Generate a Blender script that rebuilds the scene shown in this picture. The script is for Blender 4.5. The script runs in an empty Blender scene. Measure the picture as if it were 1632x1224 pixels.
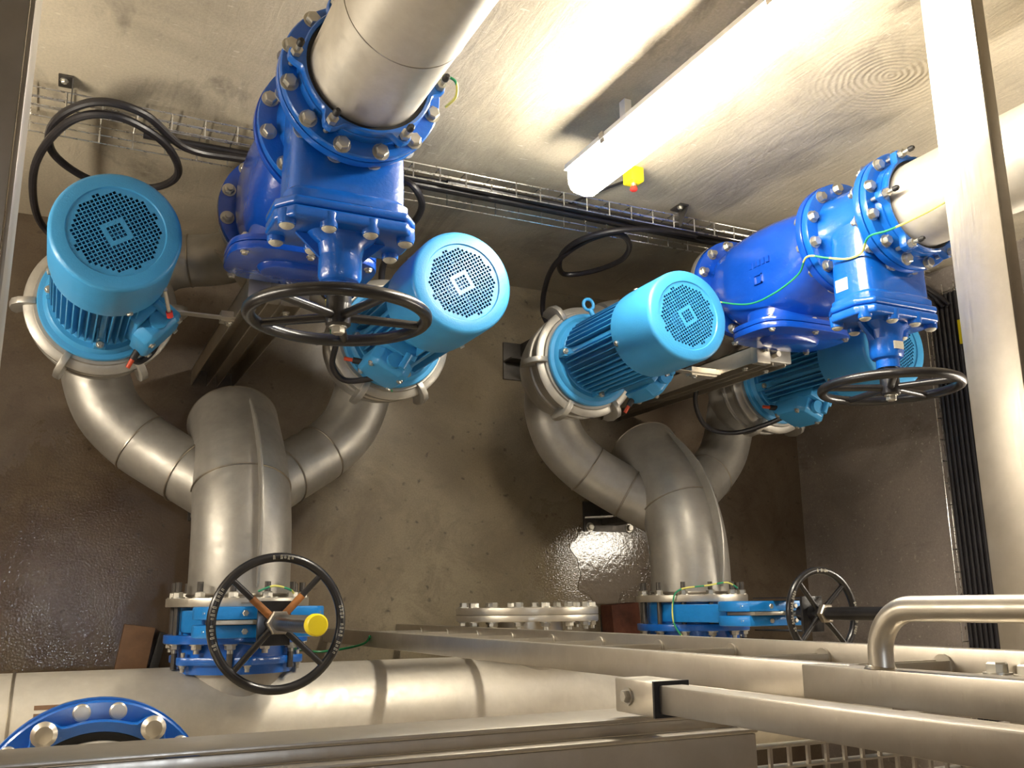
import bpy, bmesh, math, random
from mathutils import Vector, Matrix
PI = math.pi
R = math.radians
random.seed(7)
S = bpy.context.scene
COL = S.collection

# ---------------------------------------------------------------- camera
cam_d = bpy.data.cameras.new('camera'); cam = bpy.data.objects.new('camera', cam_d); COL.objects.link(cam)
AX = Vector((0.90014221, 0.08976923, 0.4262458))      # world X seen in (right, down, forward)
AY = Vector((-0.01047355, -0.97379118, 0.22720265))
AZ = Vector((0.43547021, -0.208979, -0.87561034))
rt = Vector((AX[0], AY[0], AZ[0])); dn = Vector((AX[1], AY[1], AZ[1])); fw = Vector((AX[2], AY[2], AZ[2]))
m3 = Matrix((rt, -dn, -fw)).transposed()
cam.matrix_world = Matrix.Translation((0, 0, 3.9)) @ m3.to_4x4()
cam_d.sensor_width = 36; cam_d.lens = 36 * 1500 / 1632; cam_d.clip_start = 0.02
S.camera = cam

# ---------------------------------------------------------------- world, light, exposure
W = bpy.data.worlds.new('world'); S.world = W; W.use_nodes = True
W.node_tree.nodes['Background'].inputs[0].default_value = (0.9, 0.92, 1, 1)
W.node_tree.nodes['Background'].inputs[1].default_value = 0.03
S.view_settings.view_transform = 'Standard'; S.view_settings.look = 'None'
S.view_settings.gamma = 1; S.view_settings.use_curve_mapping = False
S.view_settings.exposure = 1.0
LAMP_FAR = 42; LAMP_SIDE = 24; LAMP_LEFT = 26; ADDED_TOP = 220
TUBE_COLOR = (1.0, 0.91, 0.76)

# ---------------------------------------------------------------- materials
def new_mat(name):
    m = bpy.data.materials.new(name); m.use_nodes = True
    return m, m.node_tree.nodes, m.node_tree.links, m.node_tree.nodes['Principled BSDF']

def coords(n, l, scale=(1, 1, 1), rot=(0, 0, 0)):
    g = n.new('ShaderNodeNewGeometry'); mp = n.new('ShaderNodeMapping')
    mp.inputs['Scale'].default_value = scale; mp.inputs['Rotation'].default_value = rot
    l.new(g.outputs['Position'], mp.inputs['Vector']); return mp.outputs[0]

def noise(n, l, vec, scale, detail=4, rough=0.6, dist=0):
    t = n.new('ShaderNodeTexNoise'); t.inputs['Scale'].default_value = scale
    t.inputs['Detail'].default_value = detail; t.inputs['Roughness'].default_value = rough
    t.inputs['Distortion'].default_value = dist
    l.new(vec, t.inputs['Vector']); return t.outputs['Fac']

def ramp(n, l, fac, stops):
    r = n.new('ShaderNodeValToRGB'); el = r.color_ramp.elements
    while len(el) < len(stops): el.new(0.5)
    for e, (p, c) in zip(el, stops):
        e.position = p; e.color = (c[0], c[1], c[2], 1) if hasattr(c, '__len__') else (c, c, c, 1)
    l.new(fac, r.inputs['Fac']); return r.outputs['Color']

def mix(n, l, fac, a, b, mode='MIX'):
    x = n.new('ShaderNodeMix'); x.data_type = 'RGBA'; x.blend_type = mode
    for s, v in ((x.inputs['Factor'], fac), (x.inputs['A'], a), (x.inputs['B'], b)):
        if hasattr(v, 'links') or hasattr(v, 'is_linked'): l.new(v, s)
        elif isinstance(v, (int, float)): s.default_value = v
        else: s.default_value = (v[0], v[1], v[2], 1)
    return x.outputs['Result']

def bump(n, l, b, h, strength, dist=0.01, prev=None):
    bp = n.new('ShaderNodeBump'); bp.inputs['Strength'].default_value = strength
    bp.inputs['Distance'].default_value = dist
    l.new(h, bp.inputs['Height'])
    if prev: l.new(prev, bp.inputs['Normal'])
    if b: l.new(bp.outputs[0], b.inputs['Normal'])
    return bp.outputs[0]

def paint(name, c, rough=0.35, var=0.12, coat=0.3, bstr=0.15, bscale=90, speck=False):
    m, n, l, b = new_mat(name)
    v = coords(n, l)
    f = noise(n, l, v, 9, 5)
    lo = [x * (1 - var) for x in c]; hi = [min(1, x * (1 + var) + 0.004) for x in c]
    colr = ramp(n, l, f, [(0.3, lo), (0.7, hi)])
    if speck:
        s = noise(n, l, v, 55, 3, 0.7)
        k = ramp(n, l, s, [(0.70, 0.0), (0.78, 0.55)])
        colr = mix(n, l, k, colr, (0.30, 0.33, 0.34))
    l.new(colr, b.inputs['Base Color'])
    b.inputs['Roughness'].default_value = rough
    b.inputs['Coat Weight'].default_value = coat; b.inputs['Coat Roughness'].default_value = 0.15
    bump(n, l, b, noise(n, l, v, bscale, 3), bstr, 0.003)
    return m

def metal(name, c, rough=0.38, var=0.15, aniso=(1, 1, 1), metallic=0.9, bstr=0.08, stain=0.3):
    m, n, l, b = new_mat(name)
    v = coords(n, l)
    f = noise(n, l, v, 5, 6, 0.65, 0.4)
    lo = [x * (1 - var) for x in c]; hi = [min(1, x * (1 + var)) for x in c]
    colr = ramp(n, l, f, [(0.3, lo), (0.7, hi)])
    f2 = noise(n, l, v, 2.2, 4, 0.7, 1.0)
    colr = mix(n, l, ramp(n, l, f2, [(0.55, 0.0), (0.75, stain)]), colr, (c[0] * .55, c[1] * .5, c[2] * .42))
    f3 = noise(n, l, v, 14, 5, 0.75, 0.3)
    colr = mix(n, l, ramp(n, l, f3, [(0.42, 0.22), (0.62, 0.0)]), colr, (c[0] * .72, c[1] * .70, c[2] * .66))
    l.new(colr, b.inputs['Base Color'])
    b.inputs['Metallic'].default_value = metallic
    g = noise(n, l, coords(n, l, aniso), 40, 3)
    l.new(ramp(n, l, g, [(0.3, rough * 0.85), (0.7, min(1, rough * 1.2))]), b.inputs['Roughness'])
    bump(n, l, b, g, bstr, 0.002)
    return m

M = {}
M['motor'] = paint('motor_blue_paint', (0.040, 0.285, 0.58), 0.38, 0.05, 0.2, 0.25, 260)
M['motor_dark'] = paint('motor_blue_inner', (0.025, 0.16, 0.38), 0.5, 0.1, 0.0)
M['valve'] = paint('valve_blue_epoxy', (0.003, 0.105, 0.50), 0.26, 0.10, 0.5, 0.35, 70, True)
M['check'] = paint('check_valve_blue_epoxy', (0.002, 0.060, 0.42), 0.24, 0.10, 0.5, 0.35, 70, True)
M['adaptor'] = paint('adaptor_blue_epoxy', (0.003, 0.115, 0.50), 0.28, 0.10, 0.5, 0.3, 80, True)
M['knife'] = paint('knife_valve_azure', (0.006, 0.21, 0.62), 0.38, 0.10, 0.2, 0.4, 60)
M['black'] = paint('black_enamel', (0.012, 0.011, 0.012), 0.30, 0.3, 0.25, 0.2, 60)
M['rubber'] = paint('black_rubber', (0.012, 0.011, 0.011), 0.55, 0.3, 0.0, 0.3, 60)
M['cable'] = paint('black_cable_sheath', (0.014, 0.012, 0.014), 0.42, 0.3, 0.1, 0.3, 40)
M['steel'] = metal('pickled_stainless', (0.42, 0.40, 0.36), 0.44, 0.16, metallic=0.65, bstr=0.06)
M['bright'] = metal('bright_stainless', (0.62, 0.575, 0.49), 0.36, 0.08, (1, 1, 1), metallic=0.8, stain=0.25)
M['pale'] = metal('pale_pickled_pipe', (0.66, 0.615, 0.53), 0.46, 0.10, metallic=0.5, bstr=0.05, stain=0.25)
M['brushed'] = metal('brushed_stainless_frame', (0.56, 0.515, 0.44), 0.34, 0.10, (2, 0.3, 14), metallic=0.85, bstr=0.08, stain=0.3)
M['weld'] = metal('weld_bead_steel', (0.40, 0.36, 0.30), 0.35, 0.3, bstr=0.5)
M['galv'] = metal('galvanised_bolt', (0.55, 0.53, 0.47), 0.38, 0.12, bstr=0.2, stain=0.4)
M['wire'] = metal('galvanised_wire', (0.72, 0.70, 0.66), 0.28, 0.1, metallic=1)
M['darksteel'] = metal('dark_bracket_steel', (0.12, 0.11, 0.10), 0.5, 0.3)
M['rust'] = paint('rusty_iron', (0.26, 0.10, 0.025), 0.8, 0.6, 0, 0.8, 30)
M['rust_block'] = paint('rust_brown_block', (0.10, 0.028, 0.012), 0.85, 0.5, 0, 0.9, 30)
M['wood'] = paint('wet_brown_wood', (0.145, 0.075, 0.035), 0.6, 0.35, 0, 0.6, 30)
M['yellow'] = paint('yellow_plastic', (0.85, 0.68, 0.01), 0.4, 0.03, 0.1, 0.05)
M['red'] = paint('red_plastic', (0.75, 0.03, 0.02), 0.35, 0.05, 0.2, 0.05)
M['white'] = paint('white_label', (0.8, 0.8, 0.78), 0.5, 0.03, 0, 0.02)
M['tag'] = paint('nickel_tag', (0.55, 0.52, 0.42), 0.4, 0.2, 0, 0.4, 200)
M['green'] = paint('green_wire_sheath', (0.01, 0.22, 0.07), 0.4, 0.05, 0.1, 0.02)
M['amber'] = paint('red_marker', (0.55, 0.06, 0.015), 0.45, 0.05, 0, 0.02)

def earth_wire_mat():
    m, n, l, b = new_mat('green_yellow_wire')
    v = coords(n, l); w = n.new('ShaderNodeTexWave'); w.inputs['Scale'].default_value = 4.2
    w.inputs['Distortion'].default_value = 2; l.new(v, w.inputs['Vector'])
    l.new(ramp(n, l, w.outputs['Fac'], [(0.30, (0.02, 0.28, 0.12)), (0.38, (0.78, 0.72, 0.16))]), b.inputs['Base Color'])
    b.inputs['Roughness'].default_value = 0.4
    return m
M['earth'] = earth_wire_mat()

def emit(name, c, s):
    m, n, l, b = new_mat(name)
    b.inputs['Base Color'].default_value = (0.8, 0.8, 0.8, 1)
    b.inputs['Emission Color'].default_value = (*c, 1); b.inputs['Emission Strength'].default_value = s
    return m

def concrete_wall(name, c, dark):
    m, n, l, b = new_mat(name)
    v = coords(n, l)
    big = noise(n, l, v, 1.3, 6, 0.62, 0.8)
    colr = ramp(n, l, big, [(0.30, [x * 0.62 for x in c]), (0.5, c), (0.72, [min(1, x * 1.22) for x in c])])
    st = noise(n, l, coords(n, l, (1, 1, 0.45), (0.0, 0.6, 0.2)), 3.1, 5, 0.7, 0.6)
    colr = mix(n, l, ramp(n, l, st, [(0.56, 0.0), (0.70, 0.75)]), colr, dark)
    fine = noise(n, l, v, 120, 3, 0.7)
    colr = mix(n, l, 0.25, colr, ramp(n, l, fine, [(0.3, (0.25, 0.22, 0.17)), (0.7, (0.75, 0.7, 0.6))]), 'OVERLAY')
    sc = noise(n, l, coords(n, l, (0.35, 1, 1.0), (0.0, 0.55, 0.0)), 60, 2, 0.5)
    colr = mix(n, l, ramp(n, l, sc, [(0.66, 0.0), (0.72, 0.45)]), colr, (0.72, 0.67, 0.56))
    l.new(colr, b.inputs['Base Color'])
    b.inputs['Roughness'].default_value = 0.48
    b.inputs['Specular IOR Level'].default_value = 0.4
    tr = noise(n, l, coords(n, l, (1.0, 1.0, 0.22), (0.0, 0.75, 0.0)), 22, 5, 0.62, 0.8)
    p = bump(n, l, None, tr, 0.30, 0.010)
    mp = n.new('ShaderNodeMapping'); mp.vector_type = 'TEXTURE'; mp.inputs['Location'].default_value = (2.10, 1.5, 2.15)
    g = n.new('ShaderNodeNewGeometry'); l.new(g.outputs['Position'], mp.inputs['Vector'])
    wv = n.new('ShaderNodeTexWave'); wv.wave_type = 'RINGS'; wv.rings_direction = 'SPHERICAL'
    wv.inputs['Scale'].default_value = 17; wv.inputs['Distortion'].default_value = 3.0; wv.inputs['Detail'].default_value = 2
    l.new(mp.outputs[0], wv.inputs['Vector'])
    ln = n.new('ShaderNodeVectorMath'); ln.operation = 'LENGTH'; l.new(mp.outputs[0], ln.inputs[0])
    mr = n.new('ShaderNodeMapRange'); mr.inputs['From Min'].default_value = 0.26; mr.inputs['From Max'].default_value = 0.10
    mr.inputs['To Max'].default_value = 0.22
    l.new(ln.outputs['Value'], mr.inputs['Value'])
    sw = n.new('ShaderNodeBump'); sw.inputs['Distance'].default_value = 0.006
    l.new(mr.outputs[0], sw.inputs['Strength']); l.new(wv.outputs['Fac'], sw.inputs['Height']); l.new(p, sw.inputs['Normal'])
    p = sw.outputs[0]
    bump(n, l, b, fine, 0.25, 0.002, p)
    return m

def floor_mat():
    m, n, l, b = new_mat('stained_wet_concrete_floor')
    v = coords(n, l)
    big = noise(n, l, v, 1.1, 6, 0.65, 0.9)
    colr = ramp(n, l, big, [(0.34, (0.075, 0.052, 0.034)), (0.5, (0.17, 0.135, 0.09)), (0.66, (0.27, 0.225, 0.15))])
    md = noise(n, l, v, 5.5, 7, 0.78, 0.8)
    colr = mix(n, l, ramp(n, l, md, [(0.48, 0.0), (0.64, 0.65)]), colr, (0.080, 0.055, 0.036))
    # paler tone between the two pump sets, darker and browner towards the left and right
    sep = n.new('ShaderNodeSeparateXYZ'); l.new(v, sep.inputs[0])
    add = n.new('ShaderNodeMath'); add.operation = 'ADD'; l.new(sep.outputs['X'], add.inputs[0])
    sc = n.new('ShaderNodeMath'); sc.operation = 'MULTIPLY'; sc.inputs[1].default_value = 0.9
    l.new(big, sc.inputs[0]); l.new(sc.outputs[0], add.inputs[1])
    left = ramp(n, l, add.outputs[0], [(0.9, 1.0), (1.0, 0.0)])
    mr = n.new('ShaderNodeMapRange'); mr.inputs['From Min'].default_value = 0.9; mr.inputs['From Max'].default_value = 1.7
    l.new(add.outputs[0], mr.inputs['Value'])
    mr2 = n.new('ShaderNodeMapRange'); mr2.inputs['From Min'].default_value = 3.1; mr2.inputs['From Max'].default_value = 2.6
    l.new(add.outputs[0], mr2.inputs['Value'])
    mm = n.new('ShaderNodeMath'); mm.operation = 'MULTIPLY'
    l.new(mr.outputs[0], mm.inputs[0]); l.new(mr2.outputs[0], mm.inputs[1])
    colr = mix(n, l, mm.outputs[0], mix(n, l, 0.6, colr, (0.060, 0.036, 0.022)), mix(n, l, 0.40, colr, (0.28, 0.235, 0.155)))
    fine = noise(n, l, v, 140, 3, 0.7)
    colr = mix(n, l, 0.3, colr, ramp(n, l, fine, [(0.3, (0.3, 0.28, 0.25)), (0.7, (0.7, 0.68, 0.62))]), 'OVERLAY')
    pit = noise(n, l, v, 24, 2, 0.5)
    colr = mix(n, l, ramp(n, l, pit, [(0.66, 0.0), (0.74, 0.6)]), colr, (0.03, 0.022, 0.015))
    l.new(colr, b.inputs['Base Color'])
    wet = noise(n, l, v, 2.4, 5, 0.6, 0.5)
    dry = ramp(n, l, wet, [(0.38, 0.30), (0.62, 0.55)])
    def spot(x, y, rx, ry):     # damp area: soft edged mask broken up by noise
        mp = n.new('ShaderNodeMapping'); mp.vector_type = 'TEXTURE'
        mp.inputs['Location'].default_value = (x, y, 0); mp.inputs['Scale'].default_value = (rx, ry, 50)
        l.new(v, mp.inputs['Vector'])
        ln = n.new('ShaderNodeVectorMath'); ln.operation = 'LENGTH'; l.new(mp.outputs[0], ln.inputs[0])
        ad = n.new('ShaderNodeMath'); ad.operation = 'ADD'; l.new(ln.outputs['Value'], ad.inputs[0]); l.new(md, ad.inputs[1])
        return ramp(n, l, ad.outputs[0], [(1.15 / 1.6 * 0.0 + 0.0, 1.0), (1.0, 0.0)]) if False else rng(ad.outputs[0], 1.35, 1.05)
    def rng(val, a, b_):
        q = n.new('ShaderNodeMapRange'); q.inputs['From Min'].default_value = a; q.inputs['From Max'].default_value = b_
        l.new(val, q.inputs['Value']); return q.outputs[0]
    damp = mix(n, l, 1.0, spot(0.02, 0.10, 0.42, 0.75), spot(2.35, 0.18, 0.55, 0.42), 'ADD')
    l.new(mix(n, l, damp, dry, (0.085, 0.085, 0.085)), b.inputs['Roughness'])
    p = bump(n, l, None, md, 0.05, 0.01)
    h2 = n.new('ShaderNodeMath'); h2.operation = 'MULTIPLY_ADD'; h2.inputs[1].default_value = 0.45; h2.inputs[2].default_value = 0.15
    l.new(damp, h2.inputs[0])
    fb = noise(n, l, v, 130, 1, 0.5)
    bp = n.new('ShaderNodeBump'); bp.inputs['Distance'].default_value = 0.0016
    l.new(h2.outputs[0], bp.inputs['Strength']); l.new(fb, bp.inputs['Height']); l.new(p, bp.inputs['Normal']); l.new(bp.outputs[0], b.inputs['Normal'])
    return m

def water_mat():
    m, n, l, b = new_mat('shallow_puddle_water')
    v = coords(n, l)
    b.inputs['Base Color'].default_value = (0.12, 0.09, 0.055, 1)
    b.inputs['Roughness'].default_value = 0.06
    b.inputs['IOR'].default_value = 1.45
    b.inputs['Coat Weight'].default_value = 0.6; b.inputs['Coat Roughness'].default_value = 0.03
    g = noise(n, l, v, 34, 4, 0.7)
    p = bump(n, l, None, g, 0.22, 0.004)
    l.new(p, b.inputs['Normal']); l.new(p, b.inputs['Coat Normal'])
    return m

M['wall'] = concrete_wall('trowelled_concrete_wall', (0.45, 0.40, 0.31), (0.15, 0.13, 0.105))
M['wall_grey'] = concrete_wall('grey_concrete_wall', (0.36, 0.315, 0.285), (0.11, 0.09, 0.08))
M['floor'] = floor_mat()
M['water'] = water_mat()
M['lamp_far'] = emit('fluorescent_diffuser', TUBE_COLOR, LAMP_FAR)
M['lamp_side'] = emit('fluorescent_diffuser_side', TUBE_COLOR, LAMP_SIDE)
M['lamp_left'] = emit('fluorescent_diffuser_left', (1.0, 0.9, 0.74), LAMP_LEFT)
M['added_top'] = emit('added_overhead_glow', (0.75, 0.85, 1.0), ADDED_TOP)  # glow of the added overhead panel

# ---------------------------------------------------------------- mesh builder
def axis_frame(o, axis, up=None):
    z = Vector(axis).normalized()
    u = Vector(up) if up else (Vector((0, 0, 1)) if abs(z.z) < 0.9 else Vector((1, 0, 0)))
    x = (u - z * u.dot(z)).normalized(); y = z.cross(x)
    m = Matrix((x, y, z)).transposed().to_4x4(); m.translation = Vector(o); return m

class MB:
    def __init__(s): s.v = []; s.f = []
    def add(s, vs, fs, mat=None):
        k = len(s.v)
        s.v += [(mat @ Vector(p)) if mat else Vector(p) for p in vs]
        s.f += [tuple(i + k for i in f) for f in fs]; return s
    def box(s, lo, hi, mat=None):
        x0, y0, z0 = lo; x1, y1, z1 = hi
        return s.add([(x0, y0, z0), (x1, y0, z0), (x1, y1, z0), (x0, y1, z0), (x0, y0, z1), (x1, y0, z1), (x1, y1, z1), (x0, y1, z1)],
                     [(0, 3, 2, 1), (4, 5, 6, 7), (0, 1, 5, 4), (1, 2, 6, 5), (2, 3, 7, 6), (3, 0, 4, 7)], mat)
    def cbox(s, c, d, mat=None):
        return s.box([c[i] - d[i] / 2 for i in range(3)], [c[i] + d[i] / 2 for i in range(3)], mat)
    def lathe(s, prof, mat=None, n=48, a0=0.0):
        """prof: list of (r, h) ; r==0 closes with a point"""
        vs = []; rings = []
        for r, h in prof:
            if r < 1e-6: rings.append([len(vs)]); vs.append((0, 0, h))
            else:
                rings.append(list(range(len(vs), len(vs) + n)))
                vs += [(r * math.cos(a0 + 2 * PI * i / n), r * math.sin(a0 + 2 * PI * i / n), h) for i in range(n)]
        fs = []
        for A, B in zip(rings, rings[1:]):
            for i in range(n):
                j = (i + 1) % n
                if len(A) == 1 and len(B) == 1: continue
                if len(A) == 1: fs.append((A[0], B[j], B[i]))
                elif len(B) == 1: fs.append((A[i], A[j], B[0]))
                else: fs.append((A[i], A[j], B[j], B[i]))
        return s.add(vs, fs, mat)
    def cyl(s, a, b, r, r2=None, n=24, up=None):
        a = Vector(a); b = Vector(b); L = (b - a).length; r2 = r if r2 is None else r2
        return s.lathe([(0, 0), (r, 0), (r2, L), (0, L)], axis_frame(a, b - a, up), n)
    def ring(s, o, axis, ro, ri, h, n=48):
        return s.lathe([(ri, 0), (ro, 0), (ro, h), (ri, h), (ri, 0)], axis_frame(o, axis), n)
    def tube(s, pts, r, n=16, closed=False, caps=True):
        P = [Vector(p) for p in pts]; N = len(P); rr = r if hasattr(r, '__len__') else [r] * N
        T = []
        for i in range(N):
            if closed: t = P[(i + 1) % N] - P[i - 1]
            else: t = P[min(i + 1, N - 1)] - P[max(i - 1, 0)]
            T.append(t.normalized())
        u = Vector((0, 0, 1)) if abs(T[0].z) < 0.9 else Vector((1, 0, 0))
        u = (u - T[0] * u.dot(T[0])).normalized(); vs = []; us = []
        for i in range(N):
            u = (u - T[i] * u.dot(T[i])).normalized(); w = T[i].cross(u)
            vs += [P[i] + (u * math.cos(2 * PI * k / n) + w * math.sin(2 * PI * k / n)) * rr[i] for k in range(n)]
        fs = []
        for i in range(N if closed else N - 1):
            a = i * n; b = ((i + 1) % N) * n
            fs += [(a + k, a + (k + 1) % n, b + (k + 1) % n, b + k) for k in range(n)]
        if not closed and caps:
            fs.append(tuple(range(n - 1, -1, -1))); fs.append(tuple(range((N - 1) * n, N * n)))
        return s.add(vs, fs)
    def prism(s, poly, h0, h1, mat=None):
        n = len(poly); vs = [(p[0], p[1], h0) for p in poly] + [(p[0], p[1], h1) for p in poly]
        fs = [tuple(range(n - 1, -1, -1)), tuple(range(n, 2 * n))] + [(i, (i + 1) % n, n + (i + 1) % n, n + i) for i in range(n)]
        return s.add(vs, fs, mat)
    def loft(s, rings, caps=True):
        n = len(rings[0]); vs = [p for r in rings for p in r]; fs = []
        for k in range(len(rings) - 1):
            fs += [(k * n + i, k * n + (i + 1) % n, (k + 1) * n + (i + 1) % n, (k + 1) * n + i) for i in range(n)]
        if caps: fs.append(tuple(range(n - 1, -1, -1))); fs.append(tuple(range((len(rings) - 1) * n, len(rings) * n)))
        return s.add(vs, fs)
    def mesh(s, name, mat, bevel=0, seg=2, ang=35):
        bm = bmesh.new(); vv = [bm.verts.new(p) for p in s.v]
        for f in s.f:
            try: bm.faces.new([vv[i] for i in f])
            except ValueError: pass
        bmesh.ops.recalc_face_normals(bm, faces=bm.faces)
        if bevel:
            es = [e for e in bm.edges if len(e.link_faces) == 2 and e.calc_face_angle(0) > R(ang)]
            if es: bmesh.ops.bevel(bm, geom=es, offset=bevel, segments=seg, profile=0.6, affect='EDGES', clamp_overlap=True)
        for f in bm.faces: f.smooth = True
        for e in bm.edges:
            if len(e.link_faces) == 2 and e.calc_face_angle(0) > R(ang): e.smooth = False
        me = bpy.data.meshes.new(name); bm.to_mesh(me); bm.free()
        me.materials.append(M[mat] if isinstance(mat, str) else mat)
        return me

def spline(pts, k=8, closed=False):
    P = [Vector(p) for p in pts]; N = len(P); out = []
    for i in range(N if closed else N - 1):
        g = (lambda j: P[j % N]) if closed else (lambda j: P[min(max(j, 0), N - 1)])
        a, b, c, d = g(i - 1), g(i), g(i + 1), g(i + 2)
        for q in range(k):
            t = q / k
            out.append(0.5 * ((2 * b) + (c - a) * t + (2 * a - 5 * b + 4 * c - d) * t * t + (3 * b - a - 3 * c + d) * t ** 3))
    if not closed: out.append(P[-1])
    return out

def supr(cx, cy, hx, hy, e=3.0, n=40):
    out = []
    for i in range(n):
        a = 2 * PI * i / n; c, s_ = math.cos(a), math.sin(a)
        out.append((cx + hx * math.copysign(abs(c) ** (2 / e), c), cy + hy * math.copysign(abs(s_) ** (2 / e), s_)))
    return out

# ---------------------------------------------------------------- objects
def link(name, me, loc=(0, 0, 0), parent=None):
    o = bpy.data.objects.new(name, me); COL.objects.link(o); o.location = loc
    if parent: o.parent = parent
    return o
def tagit(o, label, cat, group=None, kind=None):
    if label: o['label'] = label
    if cat: o['category'] = cat
    if group: o['group'] = group
    if kind: o['kind'] = kind
    return o
class Thing:
    """an Empty at the base; children are modelled in the frame of `org`"""
    def __init__(s, name, label, cat, base, org=(0, 0, 0), group=None, rz=0):
        s.base = Vector(base)
        s.e = bpy.data.objects.new(name, None); COL.objects.link(s.e); s.e.empty_display_size = 0.05
        s.e.location = Vector(org) + s.base
        tagit(s.e, label, cat, group)
    def part(s, name, mb, mat, parent=None, bevel=0, label=None, kind=None, seg=2):
        me = mb.mesh(name, mat, bevel, seg) if isinstance(mb, MB) else mb
        o = link(name, me, (0, 0, 0) if parent else -s.base, parent or s.e)
        if label: o['label'] = label
        if kind: o['kind'] = kind
        return o
    def put(s, name, me, pos, axis=(0, 0, 1), spin=0, parent=None, sub=False):
        f = axis_frame(pos, axis) @ Matrix.Rotation(spin, 4, 'Z')
        if not parent: f.translation = f.translation - s.base
        o = bpy.data.objects.new(name, me); COL.objects.link(o); o.parent = parent or s.e
        o.matrix_local = f
        return o
def single(name, mb, mat, label, cat, base, org=(0, 0, 0), group=None, bevel=0, kind=None):
    """a thing of one mesh, its origin at base"""
    me = mb.mesh(name, mat, bevel)
    me.transform(Matrix.Translation(-Vector(base)))
    o = link(name, me, Vector(org) + Vector(base)); return tagit(o, label, cat, group, kind)
def struct(name, mb, mat, bevel=0, parent=None):
    o = link(name, mb.mesh(name, mat, bevel), (0, 0, 0), parent); o['kind'] = 'structure'; return o

# shared fasteners -------------------------------------------------
def hexbolt(r, h, wr, cham=True):
    b = MB(); b.lathe([(0, -0.001), (wr, -0.001), (wr, 0.003), (0, 0.003)], None, 20)
    b.lathe([(0, 0.003), (r, 0.003), (r, h * 0.85), (r * 0.82, h), (0, h)], None, 6)
    return b
BOLT = hexbolt(0.0165, 0.018, 0.021).mesh('hex_bolt', 'galv')
b = hexbolt(0.0165, 0.016, 0.021); b.cyl((0, 0, 0.01), (0, 0, 0.027), 0.0095, n=12); NUT = b.mesh('stud_nut', 'galv')
BOLT_S = hexbolt(0.009, 0.010, 0.012).mesh('small_bolt', 'galv')
b = MB(); b.lathe([(0, 0), (0.0175, 0), (0.0175, 0.002), (0.012, 0.007), (0, 0.009)], None, 20); CAPBOLT = b.mesh('bolt_cap', 'tag')
b = MB(); b.lathe([(0, 0), (0.024, 0), (0.024, 0.006), (0.016, 0.015), (0, 0.018)], None, 24); DOME = b.mesh('domed_nut', 'bright')
b = MB(); b.cyl((0, 0, -0.05), (0, 0, 0.045), 0.0065, n=10); b.lathe([(0, 0.0), (0.013, 0), (0.013, 0.016), (0, 0.016)], None, 6)
STUD = b.mesh('coupling_stud', 'galv')
b = MB(); b.lathe([(0, 0.0), (0.0085, 0), (0.0085, 0.012), (0.005, 0.018), (0, 0.018)], None, 12); STUDTIP = b.mesh('stud_tip', 'rubber')

b = MB(); b.lathe([(0, 0), (0.017, 0), (0.017, 0.012), (0.014, 0.016), (0, 0.0165)], None, 24); ROUND = b.mesh('round_bolt', 'bright')
# ---------------------------------------------------------------- room
WY = 1.50; WX = 3.63; LX = -1.15; NY = -1.05; CZ = 5.2
struct('floor', MB().box((LX, NY, -0.15), (WX, WY, 0)), 'floor')
struct('wall_far', MB().box((LX - .2, WY, -0.15), (WX + .2, WY + .2, CZ)), 'wall')
struct('wall_right', MB().box((WX, NY, -0.15), (WX + .2, WY, CZ)), 'wall_grey')
struct('wall_left', MB().box((LX - .2, NY, -0.15), (LX, WY, CZ)), 'wall_grey')
struct('wall_near', MB().box((LX - .2, NY - .2, -0.15), (WX + .2, NY, CZ)), 'wall')
struct('ceiling', MB().box((LX - .2, NY - .2, CZ), (WX + .2, WY + .2, CZ + .15)), 'wall_grey')

# puddle by the right-hand suction header
pp = []
for i in range(56):
    a = 2 * PI * i / 56
    rr = 1 + 0.12 * math.sin(3 * a + 1) + 0.08 * math.sin(7 * a) + 0.05 * math.sin(13 * a + 2)
    pp.append((2.40 + 0.20 * rr * math.cos(a), 0.20 + 0.20 * rr * math.sin(a)))
single('puddle', MB().prism(pp, 0.0, 0.003), 'water', 'shallow glinting puddle on the floor below the right suction header', 'puddle', (2.40, 0.2, 0), kind='stuff')

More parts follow.
